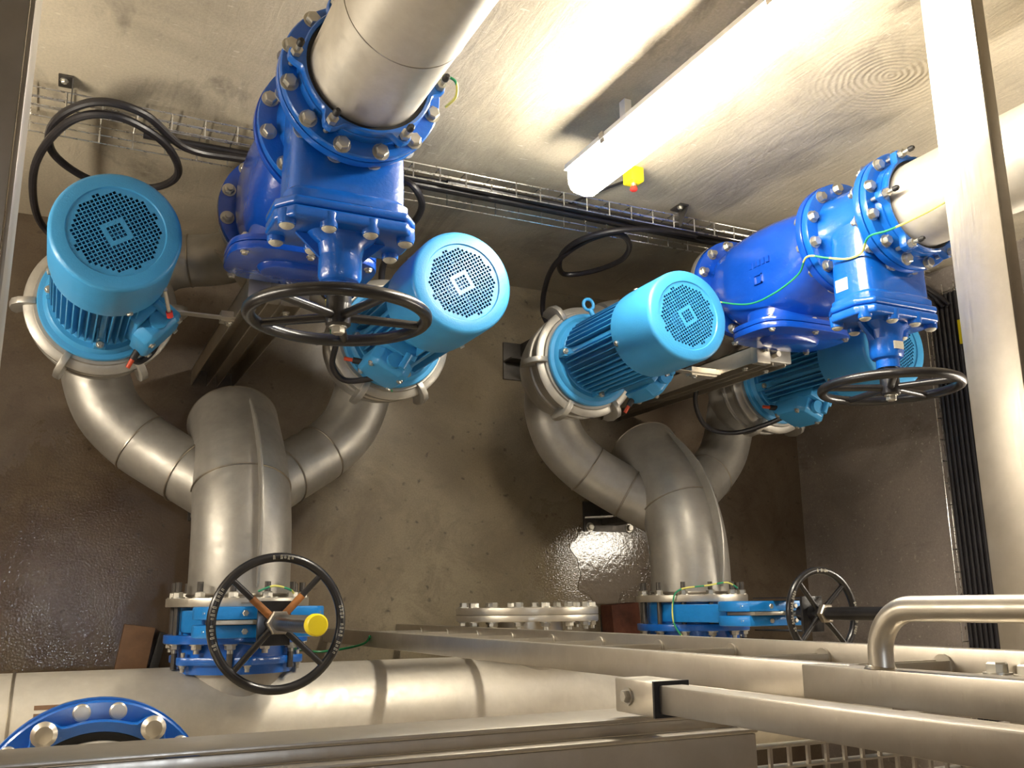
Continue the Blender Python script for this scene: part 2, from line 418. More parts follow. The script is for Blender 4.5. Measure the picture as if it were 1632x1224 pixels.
# ---------------------------------------------------------------- lamps
def batten(name, label, x, y, z0, z1, face, mat):
    """vertical sealed fluorescent batten; face = direction it looks (unit x or y)"""
    t = Thing(name, label, 'lamp', (x, y, z0))
    fx, fy = face; sx, sy = -fy, fx
    def pt(a, d, z): return (x + sx * a + fx * d, y + sy * a + fy * d, z)
    h = MB()
    ring = lambda prof, z: [pt(a, d, z) for a, d in prof]
    p1 = [(-0.055, -0.022), (0.055, -0.022), (0.060, 0.0), (-0.060, 0.0)]
    h.loft([ring(p1, z0 + 0.01), ring(p1, z1 - 0.01)]); t.part('housing', h, 'white', bevel=0.004)
    d = MB()
    def prof(k): return [(-0.046 * k, 0.001), (0.046 * k, 0.001), (0.046 * k, 0.055), (0.036 * k, 0.083), (0.0, 0.090), (-0.036 * k, 0.083), (-0.046 * k, 0.055)]
    def sq(P, q): return [(a, 0.001 + (dd - 0.001) * q) for a, dd in P]
    d.loft([ring(sq(prof(0.8), 0.3), z0), ring(sq(prof(0.95), 0.75), z0 + 0.012), ring(prof(1), z0 + 0.035), ring(prof(1), z1 - 0.035), ring(sq(prof(0.95), 0.75), z1 - 0.012), ring(sq(prof(0.8), 0.3), z1)])
    t.part('diffuser', d, mat)
    for z in (z0 + 0.3, z1 - 0.3):
        c = MB(); c.loft([ring([(-0.012, -0.115), (0.012, -0.115), (0.012, -0.02), (-0.012, -0.02)], z - 0.015), ring([(-0.012, -0.115), (0.012, -0.115), (0.012, -0.02), (-0.012, -0.02)], z + 0.015)])
        t.part('wall_spacer', c, 'white')
    for z in (z0 + 0.25, z1 - 0.25):
        c = MB(); c.loft([ring([(-0.063, -0.02), (-0.058, -0.02), (-0.050, 0.012), (-0.055, 0.012)], z - 0.012), ring([(-0.063, -0.02), (-0.058, -0.02), (-0.050, 0.012), (-0.055, 0.012)], z + 0.012)])
        t.part('clip', c, 'bright')
    return t
batten('wall_lamp', 'glowing white fluorescent batten fixed upright on the far wall', 1.468, WY - 0.115, 1.40, 2.66, (0, -1), 'lamp_far')
batten('wall_lamp', 'fluorescent batten fixed upright on the right wall above the cable tray', WX - 0.115, 0.40, 1.65, 2.9, (-1, 0), 'lamp_side')
batten('wall_lamp', 'fluorescent batten fixed upright on the left wall', LX + 0.115, 0.62, 0.95, 2.2, (1, 0), 'lamp_left')
t = Thing('added_overhead_light', 'small cool white light panel added overhead for glints on the floor', 'lamp', (0.2, 0.0, CZ - 0.06))  # added light above the view, makes cool glints on the wet floor
t.part('added_light_frame', MB().box((0.12, -0.06, CZ - 0.05), (0.24, 0.06, CZ)), 'white', bevel=0.005)
t.part('diffuser', MB().box((0.145, -0.035, CZ - 0.06), (0.215, 0.035, CZ - 0.045)), 'added_top')

# ---------------------------------------------------------------- pumps
def grille_mesh():
    g = MB(); p = 0.0101; bar = 0.00125; N = 14; hz = 0.0
    c45 = math.cos(PI / 4)
    rot = Matrix.Rotation(PI / 4, 4, 'Z')
    for i in range(-N, N):
        for j in range(-N, N):
            x0, y0 = i * p, j * p; cx, cy = x0 + p / 2, y0 + p / 2; r = math.hypot(cx, cy)
            if r > 0.128: continue
            m = max(abs(cx), abs(cy)) / p
            hole = r < 0.1065 and not (2.0 < m < 3.0)
            if hole:
                a, b_ = x0 + bar, y0 + bar; c, d = x0 + p - bar, y0 + p - bar
                vs = [(x0, y0, hz), (x0 + p, y0, hz), (x0 + p, y0 + p, hz), (x0, y0 + p, hz), (a, b_, hz), (c, b_, hz), (c, d, hz), (a, d, hz),
                      (a, b_, hz - .003), (c, b_, hz - .003), (c, d, hz - .003), (a, d, hz - .003)]
                fs = [(0, 1, 5, 4), (1, 2, 6, 5), (2, 3, 7, 6), (3, 0, 4, 7), (4, 5, 9, 8), (5, 6, 10, 9), (6, 7, 11, 10), (7, 4, 8, 11)]
                g.add(vs, fs, rot)
            else:
                g.add([(x0, y0, hz), (x0 + p, y0, hz), (x0 + p, y0 + p, hz), (x0, y0 + p, hz)], [(0, 1, 2, 3)], rot)
    me = bpy.data.meshes.new('grille'); me.from_pydata([tuple(v) for v in g.v], [], g.f); me.update(); me.materials.append(M['motor']); return me
GRILLE = grille_mesh()
ZT = 1.417
COWL = MB().lathe([(0.153, 1.175), (0.160, 1.175), (0.1615, 1.20), (0.1615, 1.400), (0.1603, 1.409), (0.156, 1.4145), (0.150, ZT), (0.122, ZT), (0.119, ZT - .005), (0.112, ZT - .006), (0.112, ZT - .010), (0.150, ZT - .012), (0.153, 1.385), (0.153, 1.175)], None, 72).mesh('fan_cowl', 'motor')
FAN = MB()
FAN.lathe([(0, 1.355), (0.03, 1.355), (0.035, 1.33), (0.12, 1.30), (0.12, 1.295), (0, 1.295)], None, 32)
for k in range(7):
    a = 2 * PI * k / 7
    FAN.box((0.03, -0.002, 1.30), (0.13, 0.002, 1.375), Matrix.Rotation(a, 4, 'Z'))
FAN = FAN.mesh('fan', 'motor_dark')
BODY = MB().lathe([(0, 0.788), (0.148, 0.788), (0.143, 0.796), (0.128, 0.80), (0.122, 0.81), (0.122, 1.20), (0.118, 1.23), (0, 1.24)], None, 64).mesh('motor_body', 'motor')
fm = MB(); fm.prism([(0.118, 0.80), (0.140, 0.803), (0.154, 0.83), (0.154, 1.195), (0.118, 1.20)], -0.0022, 0.0022, Matrix(((1, 0, 0, 0), (0, 0, 1, 0), (0, 1, 0, 0), (0, 0, 0, 1))))
FIN = fm.mesh('cooling_fin', 'motor')
MFL = MB().lathe([(0, 0.752), (0.186, 0.752), (0.189, 0.756), (0.189, 0.770), (0.186, 0.774), (0.172, 0.776), (0.168, 0.785), (0.160, 0.792), (0, 0.792)], None, 72).mesh('motor_flange', 'motor')
RINGM = MB().lathe([(0.18, 0.735), (0.18, 0.751), (0.198, 0.7505), (0.201, 0.742), (0.220, 0.738), (0.227, 0.732), (0.228, 0.722), (0.224, 0.712), (0.209, 0.702), (0.205, 0.67), (0.206, 0.655), (0.216, 0.650), (0.219, 0.642), (0.216, 0.634), (0.2, 0.63)], None, 72).mesh('adaptor_ring', 'steel')
VOL = MB().lathe([(0, 0.70), (0.203, 0.70), (0.210, 0.66), (0.205, 0.56), (0.185, 0.50), (0.15, 0.47), (0.13, 0.46), (0, 0.46)], None, 64).mesh('casing', 'steel')
LUGP = [(0.19, 0.758), (0.215, 0.762), (0.240, 0.756), (0.259, 0.735), (0.266, 0.695), (0.260, 0.655), (0.246, 0.632), (0.232, 0.650), (0.206, 0.67), (0.19, 0.68)]
lm = MB(); lm.prism(LUGP, -0.011, 0.011, Matrix(((1, 0, 0, 0), (0, 0, 1, 0), (0, 1, 0, 0), (0, 0, 0, 1)))); LUG = lm.mesh('clamp_lug', 'steel', 0.004)

def pump(xp, yp, boxang, label, s, ax, eye=None, sensor=False):
    org = (xp, yp, 0)
    t = Thing('pump_unit', label, 'pump', (0, 0, 0), org, 'vertical pump units with blue motors')
    cw = t.part('fan_cowl', COWL, None)
    g = link('grille', GRILLE, (0, 0, ZT - .0045), cw)
    g.rotation_euler = (0, 0, R(-12))
    t.part('fan', FAN, None)
    t.part('motor_body', BODY, None)
    for k in range(44):
        a = 2 * PI * k / 44
        da = (a - R(boxang) + PI) % (2 * PI) - PI
        if abs(da) < R(17): continue
        if any(abs((a - R(boxang - 50 + 90 * j) + PI) % (2 * PI) - PI) < R(6.5) for j in range(4)): continue
        o = link('cooling_fin', FIN, (0, 0, 0), t.e); o.rotation_euler = (0, 0, a)
    # corner pads with bolts between fin groups
    for j in range(4):
        a = R(boxang - 50 + 90 * j)
        da = (a - R(boxang) + PI) % (2 * PI) - PI
        if abs(da) < R(17): continue
        q = MB(); mz = Matrix.Rotation(a, 4, 'Z')
        q.box((0.118, -0.018, 0.795), (0.162, 0.018, 0.84), mz); q.prism([(0.150, 0.84), (0.125, 0.84), (0.125, 0.92)], -0.014, 0.014, mz @ Matrix(((1, 0, 0, 0), (0, 0, 1, 0), (0, 1, 0, 0), (0, 0, 0, 1)))); q.box((0.118, -0.008, 0.80), (0.142, 0.008, 1.17), mz)
        t.part('corner_pad', q, 'motor', bevel=0.004)
        t.put('small_bolt', BOLT_S, (0.156 * math.cos(a), 0.156 * math.sin(a), 0.84))
    t.part('motor_flange', MFL, None)
    # small screws on the cowl
    for k in range(4):
        a = 2 * PI * k / 4 + R(boxang) - 0.5
        t.put('cowl_screw', BOLT_S, (0.158 * math.cos(a), 0.158 * math.sin(a), 1.195), (math.cos(a), math.sin(a), 0))
    # terminal box
    mz = Matrix.Rotation(R(boxang), 4, 'Z')
    q = MB(); q.box((0.118, -0.058, 0.88), (0.165, 0.058, 1.075), mz)
    t.part('box_base', q, 'motor', bevel=0.006)
    q = MB()
    pr = [(-0.066, 0.875), (0.066, 0.875), (0.072, 0.885), (0.072, 1.02), (0.045, 1.05), (-0.045, 1.05), (-0.072, 1.02), (-0.072, 0.885)]
    q.loft([[mz @ Vector((0.165, a, z)) for a, z in pr], [mz @ Vector((0.212, a, z)) for a, z in pr], [mz @ Vector((0.226, a * 0.88, 0.955 + (z - 0.955) * 0.88)) for a, z in pr]])
    tb = t.part('terminal_box', q, 'motor', bevel=0.004)
    gl = MB(); c0 = mz @ Vector((0.19, 0.0, 1.05)); gl.cyl(c0 - Vector((0, 0, .012)), c0 + Vector((0, 0, .018)), 0.026, n=20)
    d_ = mz @ Vector((0.0, 1, 0))
    gl.cyl(mz @ Vector((0.15, 0.03, 1.072)), mz @ Vector((0.205, 0.03, 1.068)), 0.013, n=14)
    t.part('gland_boss', gl, 'motor', parent=tb)
    for a, z in ((-0.055, 0.895), (0.055, 0.895), (-0.055, 1.012), (0.055, 1.012)):
        pz = mz @ Vector((0.222, a, z)); t.put('small_bolt', BOLT_S, pz, mz @ Vector((1, 0, 0)), parent=tb)
    # orange/red marker sleeve on the motor lead
    le = MB(); st = mz @ Vector((0.19, -0.05, 0.90)); dd = (mz @ Vector((0.25, -0.9, -0.35))).normalized()
    le.cyl(st, st + dd * 0.05, 0.011, n=14); t.part('cable_gland', le, 'rubber')
    le = MB(); le.cyl(st + dd * 0.05, st + dd * 0.08, 0.007, n=12); t.part('marker_sleeve', le, 'amber', label='red marked sleeve')
    # eye bolt
    if eye is not None:
        e = MB(); me_ = Vector((math.cos(eye), math.sin(eye), 0)); tt = Vector((-math.sin(eye), math.cos(eye), 0))
        c = me_ * 0.198 + Vector((0, 0, 0.90))
        e.tube([c + (me_ * math.cos(2 * PI * i / 24) + tt * math.sin(2 * PI * i / 24)) * 0.022 for i in range(24)], 0.0065, 10, True)
        e.cyl(me_ * 0.14 + Vector((0, 0, 0.90)), me_ * 0.178 + Vector((0, 0, 0.90)), 0.010, n=12)
        t.part('eye_bolt', e, 'motor')
    if sensor:
        a = R(-28); e = MB(); c = Vector((0.163 * math.cos(a), 0.163 * math.sin(a), 1.21))
        e.cyl(c - Vector((0, 0, 0.05)), c + Vector((0, 0, 0.012)), 0.006, n=10); t.part('grease_pipe', e, 'galv')
        e = MB(); c2 = c + Vector((0.02, -0.045, -0.05)); e.cyl(c, c2, 0.0055, n=10); t.part('grease_nipple', e, 'bright')
        e = MB(); c3 = c2 + (c2 - c).normalized() * 0.018; e.cyl(c2, c3, 0.0095, n=12); t.part('nipple_cap', e, 'red', label='red cap')
    t.part('adaptor_ring', RINGM, None)
    for k in range(6):
        o = link('clamp_lug', LUG, (0, 0, 0), t.e); o.rotation_euler = (0, 0, R(60 * k) + R(4))
    t.part('casing', VOL, None)
    # side outlet of the casing
    so = MB(); so.cyl((0, 0.10, 0.56), (s * 0.19, 0.225, 0.56), 0.095, n=32); t.part('outlet', so, 'steel')
    return t

PY = 0.945
GX = (0.565, 2.355)
PO = 0.483
pump(GX[0] - PO, PY, -40, 'light blue vertical pump motor at the far left under the coiled black cable', 1, GX[0], None, True)
pump(GX[0] + PO, PY, -118, 'light blue vertical pump motor half behind the black handwheel of the left gate valve', -1, GX[0])
pump(GX[1] - PO + 0.005, PY, -40, 'light blue vertical pump motor with a lifting eye, in the middle of the picture', 1, GX[1], R(115))
pump(GX[1] + PO, PY, -112, 'light blue vertical pump motor in shade under the right gate valve', -1, GX[1])

# ---------------------------------------------------------------- stainless suction headers
def fmat(Y):    # frame with local z along +Y at given y, x stays x
    return axis_frame((0, Y, 0), (0, 1, 0), (1, 0, 0))
def flange_holes(t, cx, cz, y, ax, r, n, me, name='hex_bolt', a0=None):
    for k in range(n):
        a = 2 * PI * (k + .5) / n
        t.put(name, me, (cx + r * math.cos(a), y, cz + r * math.sin(a)), ax, a)

def header(gx, label, n):
    org = (gx, 0, 0)
    t = Thing('suction_header', label, 'pipe', (0, 0.3, 0), org, 'stainless suction headers')
    ax = spline([(0, 0.03, 0.70), (0, 0.15, 0.70), (0, 0.27, 0.685), (0, 0.38, 0.645), (0, 0.48, 0.575), (0, 0.58, 0.475), (0, 0.655, 0.395)], 6)
    t.part('header_pipe', MB().tube(ax, 0.160, 56), 'steel')
    # end cap bead and weld beads
    def bead(p, d, r, w=0.004):
        f = axis_frame(p, d)
        q = MB(); q.tube([f @ Vector((r * math.cos(2 * PI * i / 56), r * math.sin(2 * PI * i / 56), 0.0)) for i in range(56)], w, 6, True); return q
    t.part('weld_bead', bead(ax[18], ax[19] - ax[17], 0.161), 'weld')
    t.part('weld_bead', bead(ax[-1], ax[-1] - ax[-2], 0.158), 'weld')
    t.part('weld_bead', bead((0, 0.035, 0.70), (0, 1, 0), 0.160, 0.005), 'weld')
    # stiffening fin along the crown of the bend
    fin = MB(); up = []
    for i in range(2, len(ax) - 5):
        d = (ax[i + 1] - ax[i - 1]).normalized(); nn = Vector((1, 0, 0)).cross(d)
        up.append((ax[i] + nn * 0.157, nn))
    N = len(up); rings = []
    for i, (p, nn) in enumerate(up):
        hgt = 0.010 + 0.038 * math.sin(PI * min(1, (i + 1) / (N + 1)) ** 0.9)
        rings.append([p + Vector((0.022, 0, 0)), p + Vector((0.030, 0, 0)), p + nn * hgt + Vector((0.030, 0, 0)), p + nn * hgt + Vector((0.022, 0, 0))])
    fin.loft(rings); t.part('stiffening_fin', fin, 'steel', bevel=0.002)
    # two curved legs to the pumps
    for s in (-1, 1):
        P = [(s * 0.03, 0.36, 0.60), (s * 0.13, 0.43, 0.53), (s * 0.235, 0.50, 0.475), (s * 0.335, 0.57, 0.44), (s * 0.425, 0.665, 0.42), (s * 0.472, 0.775, 0.415), (s * 0.483, 0.86, 0.425), (s * 0.483, 0.92, 0.45), (s * 0.483, 0.945, 0.50)]
        sp = spline(P, 6)
        lg = t.part('leg', MB().tube(sp, 0.110, 48), 'steel')
        t.part('weld_bead', bead(sp[17], sp[18] - sp[16], 0.1105, 0.0035), 'weld', parent=lg)
        # saddle bead
        t.part('weld_bead', bead(sp[8], sp[9] - sp[7], 0.112, 0.004), 'weld', parent=lg)
    fl = MB(); fl.ring((0, 0.0, 0.70), (0, 1, 0), 0.2225, 0.155, 0.026, 64)
    t.part('flange', fl, 'bright', bevel=0.002)
    for k in range(12):
        a = 2 * PI * (k + .5) / 12; c = (0.2 * math.cos(a), 0.0, 0.70 + 0.2 * math.sin(a))
        st = MB(); st.cyl((c[0], -0.115 - (0.07 if k % 2 else 0), c[2]), (c[0], 0.075, c[2]), 0.0095, n=10); t.part('stud', st, 'darksteel')
        t.put('nut', BOLT, (c[0], 0.027, c[2]), (0, 1, 0))
    # support foot under the crotch
    f = MB(); x0 = 0.05
    f.box((x0 - 0.14, 0.33, 0), (x0 + 0.14, 0.47, 0.012)); t.part('base_plate', f, 'darksteel')
    f = MB(); f.box((x0 - 0.045, 0.36, 0.012), (x0 + 0.045, 0.45, 0.50))
    t.part('support_post', f, 'darksteel', bevel=0.003)
    for sx in (-1, 1):
        f = MB(); f.prism([(sx * 0.045, 0.012), (sx * 0.135, 0.012), (sx * 0.045, 0.12)], 0.39, 0.398, Matrix(((1, 0, 0, x0), (0, 0, 1, 0), (0, 1, 0, 0), (0, 0, 0, 1))))
        t.part('gusset', f, 'steel')
        t.put('small_bolt', BOLT, (x0 + sx * 0.11, 0.35, 0.012))
    return t
header(GX[0], 'stainless steel header with two curved legs and a fin, feeding the left pair of pumps', 0)
header(GX[1], 'stainless steel header with two curved legs and a fin, feeding the right pair of pumps', 1)

# ---------------------------------------------------------------- discharge wyes below the check valves
def wye(gx, label):
    org = (gx, 0, 0); px = -0.03 if gx < 1 else 0.05
    t = Thing('discharge_branch', label, 'pipe', (0, 1.2, 0), org, 'stainless discharge branches')
    for s in (-1, 1):
        sp = spline([(s * 0.285, 1.175, 0.56), (s * 0.22, 1.195, 0.565), (s * 0.14, 1.20, 0.60), (s * 0.07, 1.20, 0.68), (s * 0.02, 1.20, 0.80), (0, 1.20, 0.9)], 6)
        lg = t.part('branch_elbow', MB().tube(sp, 0.092, 40), 'steel')
        f = axis_frame(sp[7], sp[8] - sp[6])
        t.part('weld_bead', MB().tube([f @ Vector((.0925 * math.cos(2 * PI * i / 40), .0925 * math.sin(2 * PI * i / 40), 0)) for i in range(40)], 0.0035, 6, True), 'weld', parent=lg)
    t.part('riser_stub', MB().lathe([(0.10, 0.74), (0.1365, 0.86), (0.1365, 1.075), (0.12, 1.075), (0.12, 0.9)], Matrix.Translation((0, 1.2, 0)), 48), 'steel')
    t.part('flange', MB().ring((0, 1.2, 1.06), (0, 0, 1), 0.1975, 0.12, 0.026), 'bright', bevel=0.002)
    # flat triangular gusset between branch and stub
    for s in (-1, 1):
        g = MB(); g.add([(s * .18, 1.095, 0.97), (s * .02, 1.03, 0.72), (s * .02, 1.03, 0.95), (s * .18, 1.105, 0.968), (s * .02, 1.04, 0.718), (s * .02, 1.04, 0.948)],
                        [(0, 1, 2), (5, 4, 3), (0, 3, 4, 1), (1, 4, 5, 2), (2, 5, 3, 0)]); t.part('gusset', g, 'bright')
    # floor post of two channels with top plate, carrying the branch
    for dx in (px - 0.050, px + 0.050):
        c = MB()
        c.box((dx - 0.032, 0.875, 0), (dx - 0.028, 0.94, 1.20)); c.box((dx + 0.028, 0.875, 0), (dx + 0.032, 0.94, 1.20)); c.box((dx - 0.032, 0.936, 0), (dx + 0.032, 0.94, 1.20))
        t.part('channel_post', c, 'brushed')
    c = MB(); c.box((px - 0.085, 0.87, 1.20), (px - 0.02, 0.945, 1.235)); t.part('post_cap', c, 'bright', bevel=0.004)
    c = MB(); c.box((px - 0.02, 0.885, 1.15), (px + 0.10, 0.94, 1.215)); t.part('clamp_block', c, 'steel', bevel=0.006)
    c = MB(); c.cyl((px + 0.012, 0.91, 1.20), (px + 0.012, 0.91, 1.245), 0.011, n=14); t.part('clamp_pin', c, 'bright')
    t.put('small_bolt', BOLT_S, (px - 0.05, 0.875, 1.12), (0, -1, 0)); t.put('small_bolt', BOLT_S, (px + 0.05, 0.875, 1.12), (0, -1, 0))
    # flat strap arm to the left pump
    c = MB(); c.box((-0.30, 0.872, 0.975), (px - 0.08, 0.876, 1.01)); c.box((-0.15, 0.868, 0.945), (px - 0.08, 0.90, 0.985)); t.part('strap_arm', c, 'bright')
    t.put('small_bolt', BOLT_S, (-0.125, 0.868, 0.965), (0, -1, 0))
    return t
wye(GX[0], 'stainless discharge branch on a channel post under the left check valve')
wye(GX[1], 'stainless discharge branch on a channel post under the right check valve')

# ---------------------------------------------------------------- check valves
VY = 1.20
def check_valve(gx, label, marks):
    org = (gx, 0, 0)
    t = Thing('check_valve', label, 'valve', (0, VY, 1.09), org, 'blue swing check valves')
    secs = [(1.115, 0, .135, .135, 2), (1.16, -.015, .15, .155, 2.3), (1.24, -.035, .165, .180, 2.8), (1.36, -.045, .168, .195, 3.0), (1.46, -.040, .165, .19, 2.8), (1.56, -.02, .155, .165, 2.4), (1.62, -.005, .145, .148, 2.1), (1.66, 0, .14, .14, 2)]
    b = MB(); rings = []
    for i in range(len(secs) - 1):
        for q in range(4):
            u = q / 4; u = u * u * (3 - 2 * u) if False else u
            s_ = [secs[i][k] * (1 - u) + secs[i + 1][k] * u for k in range(5)]
            rings.append([(x, y, s_[0]) for x, y in supr(0, VY + s_[1], s_[2], s_[3], s_[4], 48)])
    s_ = secs[-1]; rings.append([(x, y, s_[0]) for x, y in supr(0, VY + s_[1], s_[2], s_[3], s_[4], 48)])
    b.loft(rings); t.part('valve_body', b, 'check')
    # belly neck towards the cover
    b = MB(); rings = []
    for y, hx, hz, cz in ((1.10, .150, .135, 1.37), (1.03, .145, .12, 1.375), (0.985, .150, .115, 1.375), (0.965, .17, .12, 1.375)):
        rings.append([(x, y, z) for x, z in supr(0, cz, hx, hz, 2.6, 40)])
    b.loft(rings); t.part('cover_neck', b, 'check')
    # oblong cover plates (body side and lid)
    def plate(y0, y1, k=1.0):
        P = supr(0, 1.385, .205 * k, .140 * k, 3.4, 48); q = MB(); q.loft([[(x, y0, z) for x, z in P], [(x, y1, z) for x, z in P]]); return q
    t.part('cover_flange', plate(0.962, 0.945), 'check', bevel=0.003)
    cv = t.part('cover_plate', plate(0.943, 0.920), 'check', bevel=0.004)
    P = supr(0, 1.375, .12, .07, 2.6, 40); q = MB(); q.loft([[(x, 0.921, z) for x, z in P], [(x * .9, 0.905, 1.375 + (z - 1.375) * .9) for x, z in P]]); t.part('cover_boss', q, 'check', parent=cv, bevel=0.003)
    for x, z in ((-.17, 1.475), (0, 1.505), (.17, 1.475), (-.185, 1.375), (.185, 1.375), (-.17, 1.275), (0, 1.245), (.17, 1.275)):
        if abs(x) == .185: continue
        t.put('cover_bolt', BOLT_S, (x, 0.920, z), (0, -1, 0)); t.put('cover_nut', BOLT_S, (x, 0.962, z), (0, 1, 0))
    t.part('lower_flange', MB().ring((0, VY, 1.088), (0, 0, 1), 0.1975, 0.10, 0.028, 64), 'check', bevel=0.003)
    t.part('upper_flange', MB().ring((0, VY, 1.652), (0, 0, 1), 0.1975, 0.10, 0.026, 64), 'check', bevel=0.003)
    for k in range(12):
        a = 2 * PI * (k + .5) / 12; p = (0.175 * math.cos(a), VY + 0.175 * math.sin(a))
        t.put('hex_bolt', NUT, (p[0], p[1], 1.116), (0, 0, 1), a)
        t.put('hex_bolt', BOLT, (p[0], p[1], 1.652), (0, 0, -1), a)
    if marks:   # raised casting marks on the side facing left: a small square and a row of worn characters
        sx = -0.171
        for y0, z0, y1, z1 in ((1.10, 1.40, 1.135, 1.404), (1.10, 1.436, 1.135, 1.44), (1.10, 1.40, 1.104, 1.44), (1.131, 1.40, 1.135, 1.44)):
            t.part('casting_mark', MB().box((sx, y0, z0), (sx + .01, y1, z1)), 'check')
        for i in range(5):
            t.part('casting_mark', MB().box((sx + .001, 1.165, 1.38 + i * 0.022), (sx + .01, 1.187, 1.394 + i * 0.022)), 'check')
    return t
check_valve(GX[0], 'dark blue cast check valve standing below the left gate valve', False)
check_valve(GX[1], 'dark blue cast check valve crossed by an earth wire, below the right gate valve', True)

# ---------------------------------------------------------------- gate valves
def handwheel(t, name, c, axis, rad, tr, nsp, spr, hubr, hubh, mat='black', a0=0.0, spmat=None, dish=0.0, label=None, rb=None):
    f = axis_frame(c, axis, (0, 0, 1) if abs(Vector(axis).z) < .9 else (1, 0, 0))
    q = MB(); q.tube([f @ Vector((rad * math.cos(2 * PI * i / 72), rad * math.sin(2 * PI * i / 72), 0)) for i in range(72)], tr, 14, True)
    w = t.part(name, q, mat, label=label)
    h = MB(); h.lathe([(0, -hubh * .6), (hubr, -hubh * .6), (hubr, hubh * .4), (hubr * .8, hubh * .5), (0, hubh * .5)], f, 24); t.part('hub', h, mat, parent=w, bevel=0.002)
    for k in range(nsp):
        a = a0 + 2 * PI * k / nsp
        s = MB(); s.cyl(f @ Vector((hubr * .6 * math.cos(a), hubr * .6 * math.sin(a), dish)), f @ Vector((rad * math.cos(a), rad * math.sin(a), 0)), spr, spr * 0.9, n=12)
        mm = spmat[k] if spmat else mat
        t.part('spoke', s, mm, parent=w)
    return w

def gate_valve(gx, label, yw, tags):
    org = (gx, 0, 0); Z = 1.805
    t = Thing('gate_valve', label, 'valve', (0, VY, 1.68), org, 'blue gate valves with black handwheels')
    t.part('lower_flange', MB().ring((0, VY, 1.680), (0, 0, 1), 0.194, 0.10, 0.026, 64), 'valve', bevel=0.003)
    t.part('upper_flange', MB().ring((0, VY, 1.905), (0, 0, 1), 0.194, 0.10, 0.026, 64), 'valve', bevel=0.003)
    for k in range(12):
        a = 2 * PI * (k + .5) / 12; t.put('hex_bolt', BOLT, (0.173 * math.cos(a), VY + 0.173 * math.sin(a), 1.706), (0, 0, 1), a)
    t.part('gasket', MB().ring((0, VY, 1.678), (0, 0, 1), 0.190, 0.10, 0.003, 64), 'rubber')
    t.part('body_barrel', MB().lathe([(0.15, 1.70), (0.142, 1.73), (0.14, 1.88), (0.15, 1.91)], Matrix.Translation((0, VY, 0)), 48), 'valve')
    b = MB(); rings = []
    for y, hx, hz in ((1.22, .139, .082), (1.06, .139, .082), (1.03, .140, .084), (0.93, .141, .086), (0.912, .142, .088)):
        rings.append([(x, y, z) for x, z in supr(0, Z, hx, hz, 5.5, 48)])
    b.loft(rings); t.part('valve_body', b, 'valve')
    for y0, y1, k in ((0.925, 0.905, 1.0), ):
        rings = []
    P = [(-.135, -.098), (.135, -.098), (.172, -.05), (.172, .05), (.135, .098), (-.135, .098), (-.172, .05), (-.172, -.05)]
    for y0, y1, nm in ((0.915, 0.893, 'body_flange'), (0.891, 0.862, 'bonnet_flange')):
        q = MB(); q.loft([[(x, y0, Z + z) for x, z in P], [(x, y1, Z + z) for x, z in P]]); t.part(nm, q, 'valve', bevel=0.008, seg=3)
    # step rib over the body
    q = MB(); PP = supr(0, Z, .150, .094, 5.5, 48); q.loft([[(x, 0.945, z) for x, z in supr(0, Z, .141, .087, 5.5, 48)], [(x, 0.935, z) for x, z in PP], [(x, 0.915, z) for x, z in PP]]); t.part('body_rib', q, 'valve')
    # bonnet dome
    q = MB(); rings = []
    for y, hx, hz, e in ((0.864, .085, .058, 3), (0.852, .075, .056, 2.6), (0.838, .058, .054, 2.2), (0.81, .052, .052, 2)):
        rings.append([(x, y, z) for x, z in supr(0, Z, hx, hz, e, 40)])
    q.loft(rings); t.part('bonnet', q, 'valve')
    for x, z in ((-.05, .078), (.05, .078), (-.143, .058), (.143, .058), (-.143, -.058), (.143, -.058), (-.05, -.078), (.05, -.078)):
        q = MB(); q.cyl((x, 0.885, Z + z), (x, 0.850, Z + z), 0.023, 0.0205, n=20); bo = t.part('bolt_boss', q, 'valve', bevel=0.002)
        t.put('bolt_cap', CAPBOLT, (x, 0.850, Z + z), (0, -1, 0), parent=bo)
    for s in (-1, 1):   # webs
        q = MB(); q.prism([(0.86, s * 0.04), (0.86, s * 0.11), (0.80, s * 0.045)], Z - .005, Z + .005, Matrix(((0, 1, 0, 0), (1, 0, 0, 0), (0, 0, 1, 0), (0, 0, 0, 1))))
        t.part('web', q, 'valve')
    nk = MB(); nk.lathe([(0, 0), (0.052, 0), (0.052, 0.055), (0.046, 0.066), (0.036, 0.070), (0.036, 0.098), (0, 0.098)], axis_frame((0, 0.815, Z), (0, -1, 0)), 32)
    t.part('gland_neck', nk, 'valve')
    nk = MB(); nk.cyl((0, 0.722, Z), (0, yw - 0.02, Z), 0.030, n=20); t.part('stem_sleeve', nk, 'black')
    handwheel(t, 'handwheel', (0, yw, Z), (0, -1, 0), 0.207, 0.0152, 5, 0.0115, 0.030, 0.05, a0=(R(200) if not tags else R(188)))
    t.put('stem_nut', BOLT, (0, yw - 0.025, Z), (0, -1, 0))
    if tags:
        q = MB(); q.box((-0.1425, 0.965, Z - 0.05), (-0.1385, 1.005, Z + 0.0)); t.part('sticker', q, 'white', label='blank white sticker')
        q = MB(); q.box((-0.02, 0.770, Z + 0.048), (0.018, 0.795, Z + 0.0535)); t.part('name_plate', q, 'tag', label='small pale metal plate')
    return t
gate_valve(GX[0], 'bright blue gate valve with black handwheel on the left riser pipe', 0.665, False)
gate_valve(GX[1], 'bright blue gate valve with a white sticker and black handwheel at the right riser pipe', 0.655, True)

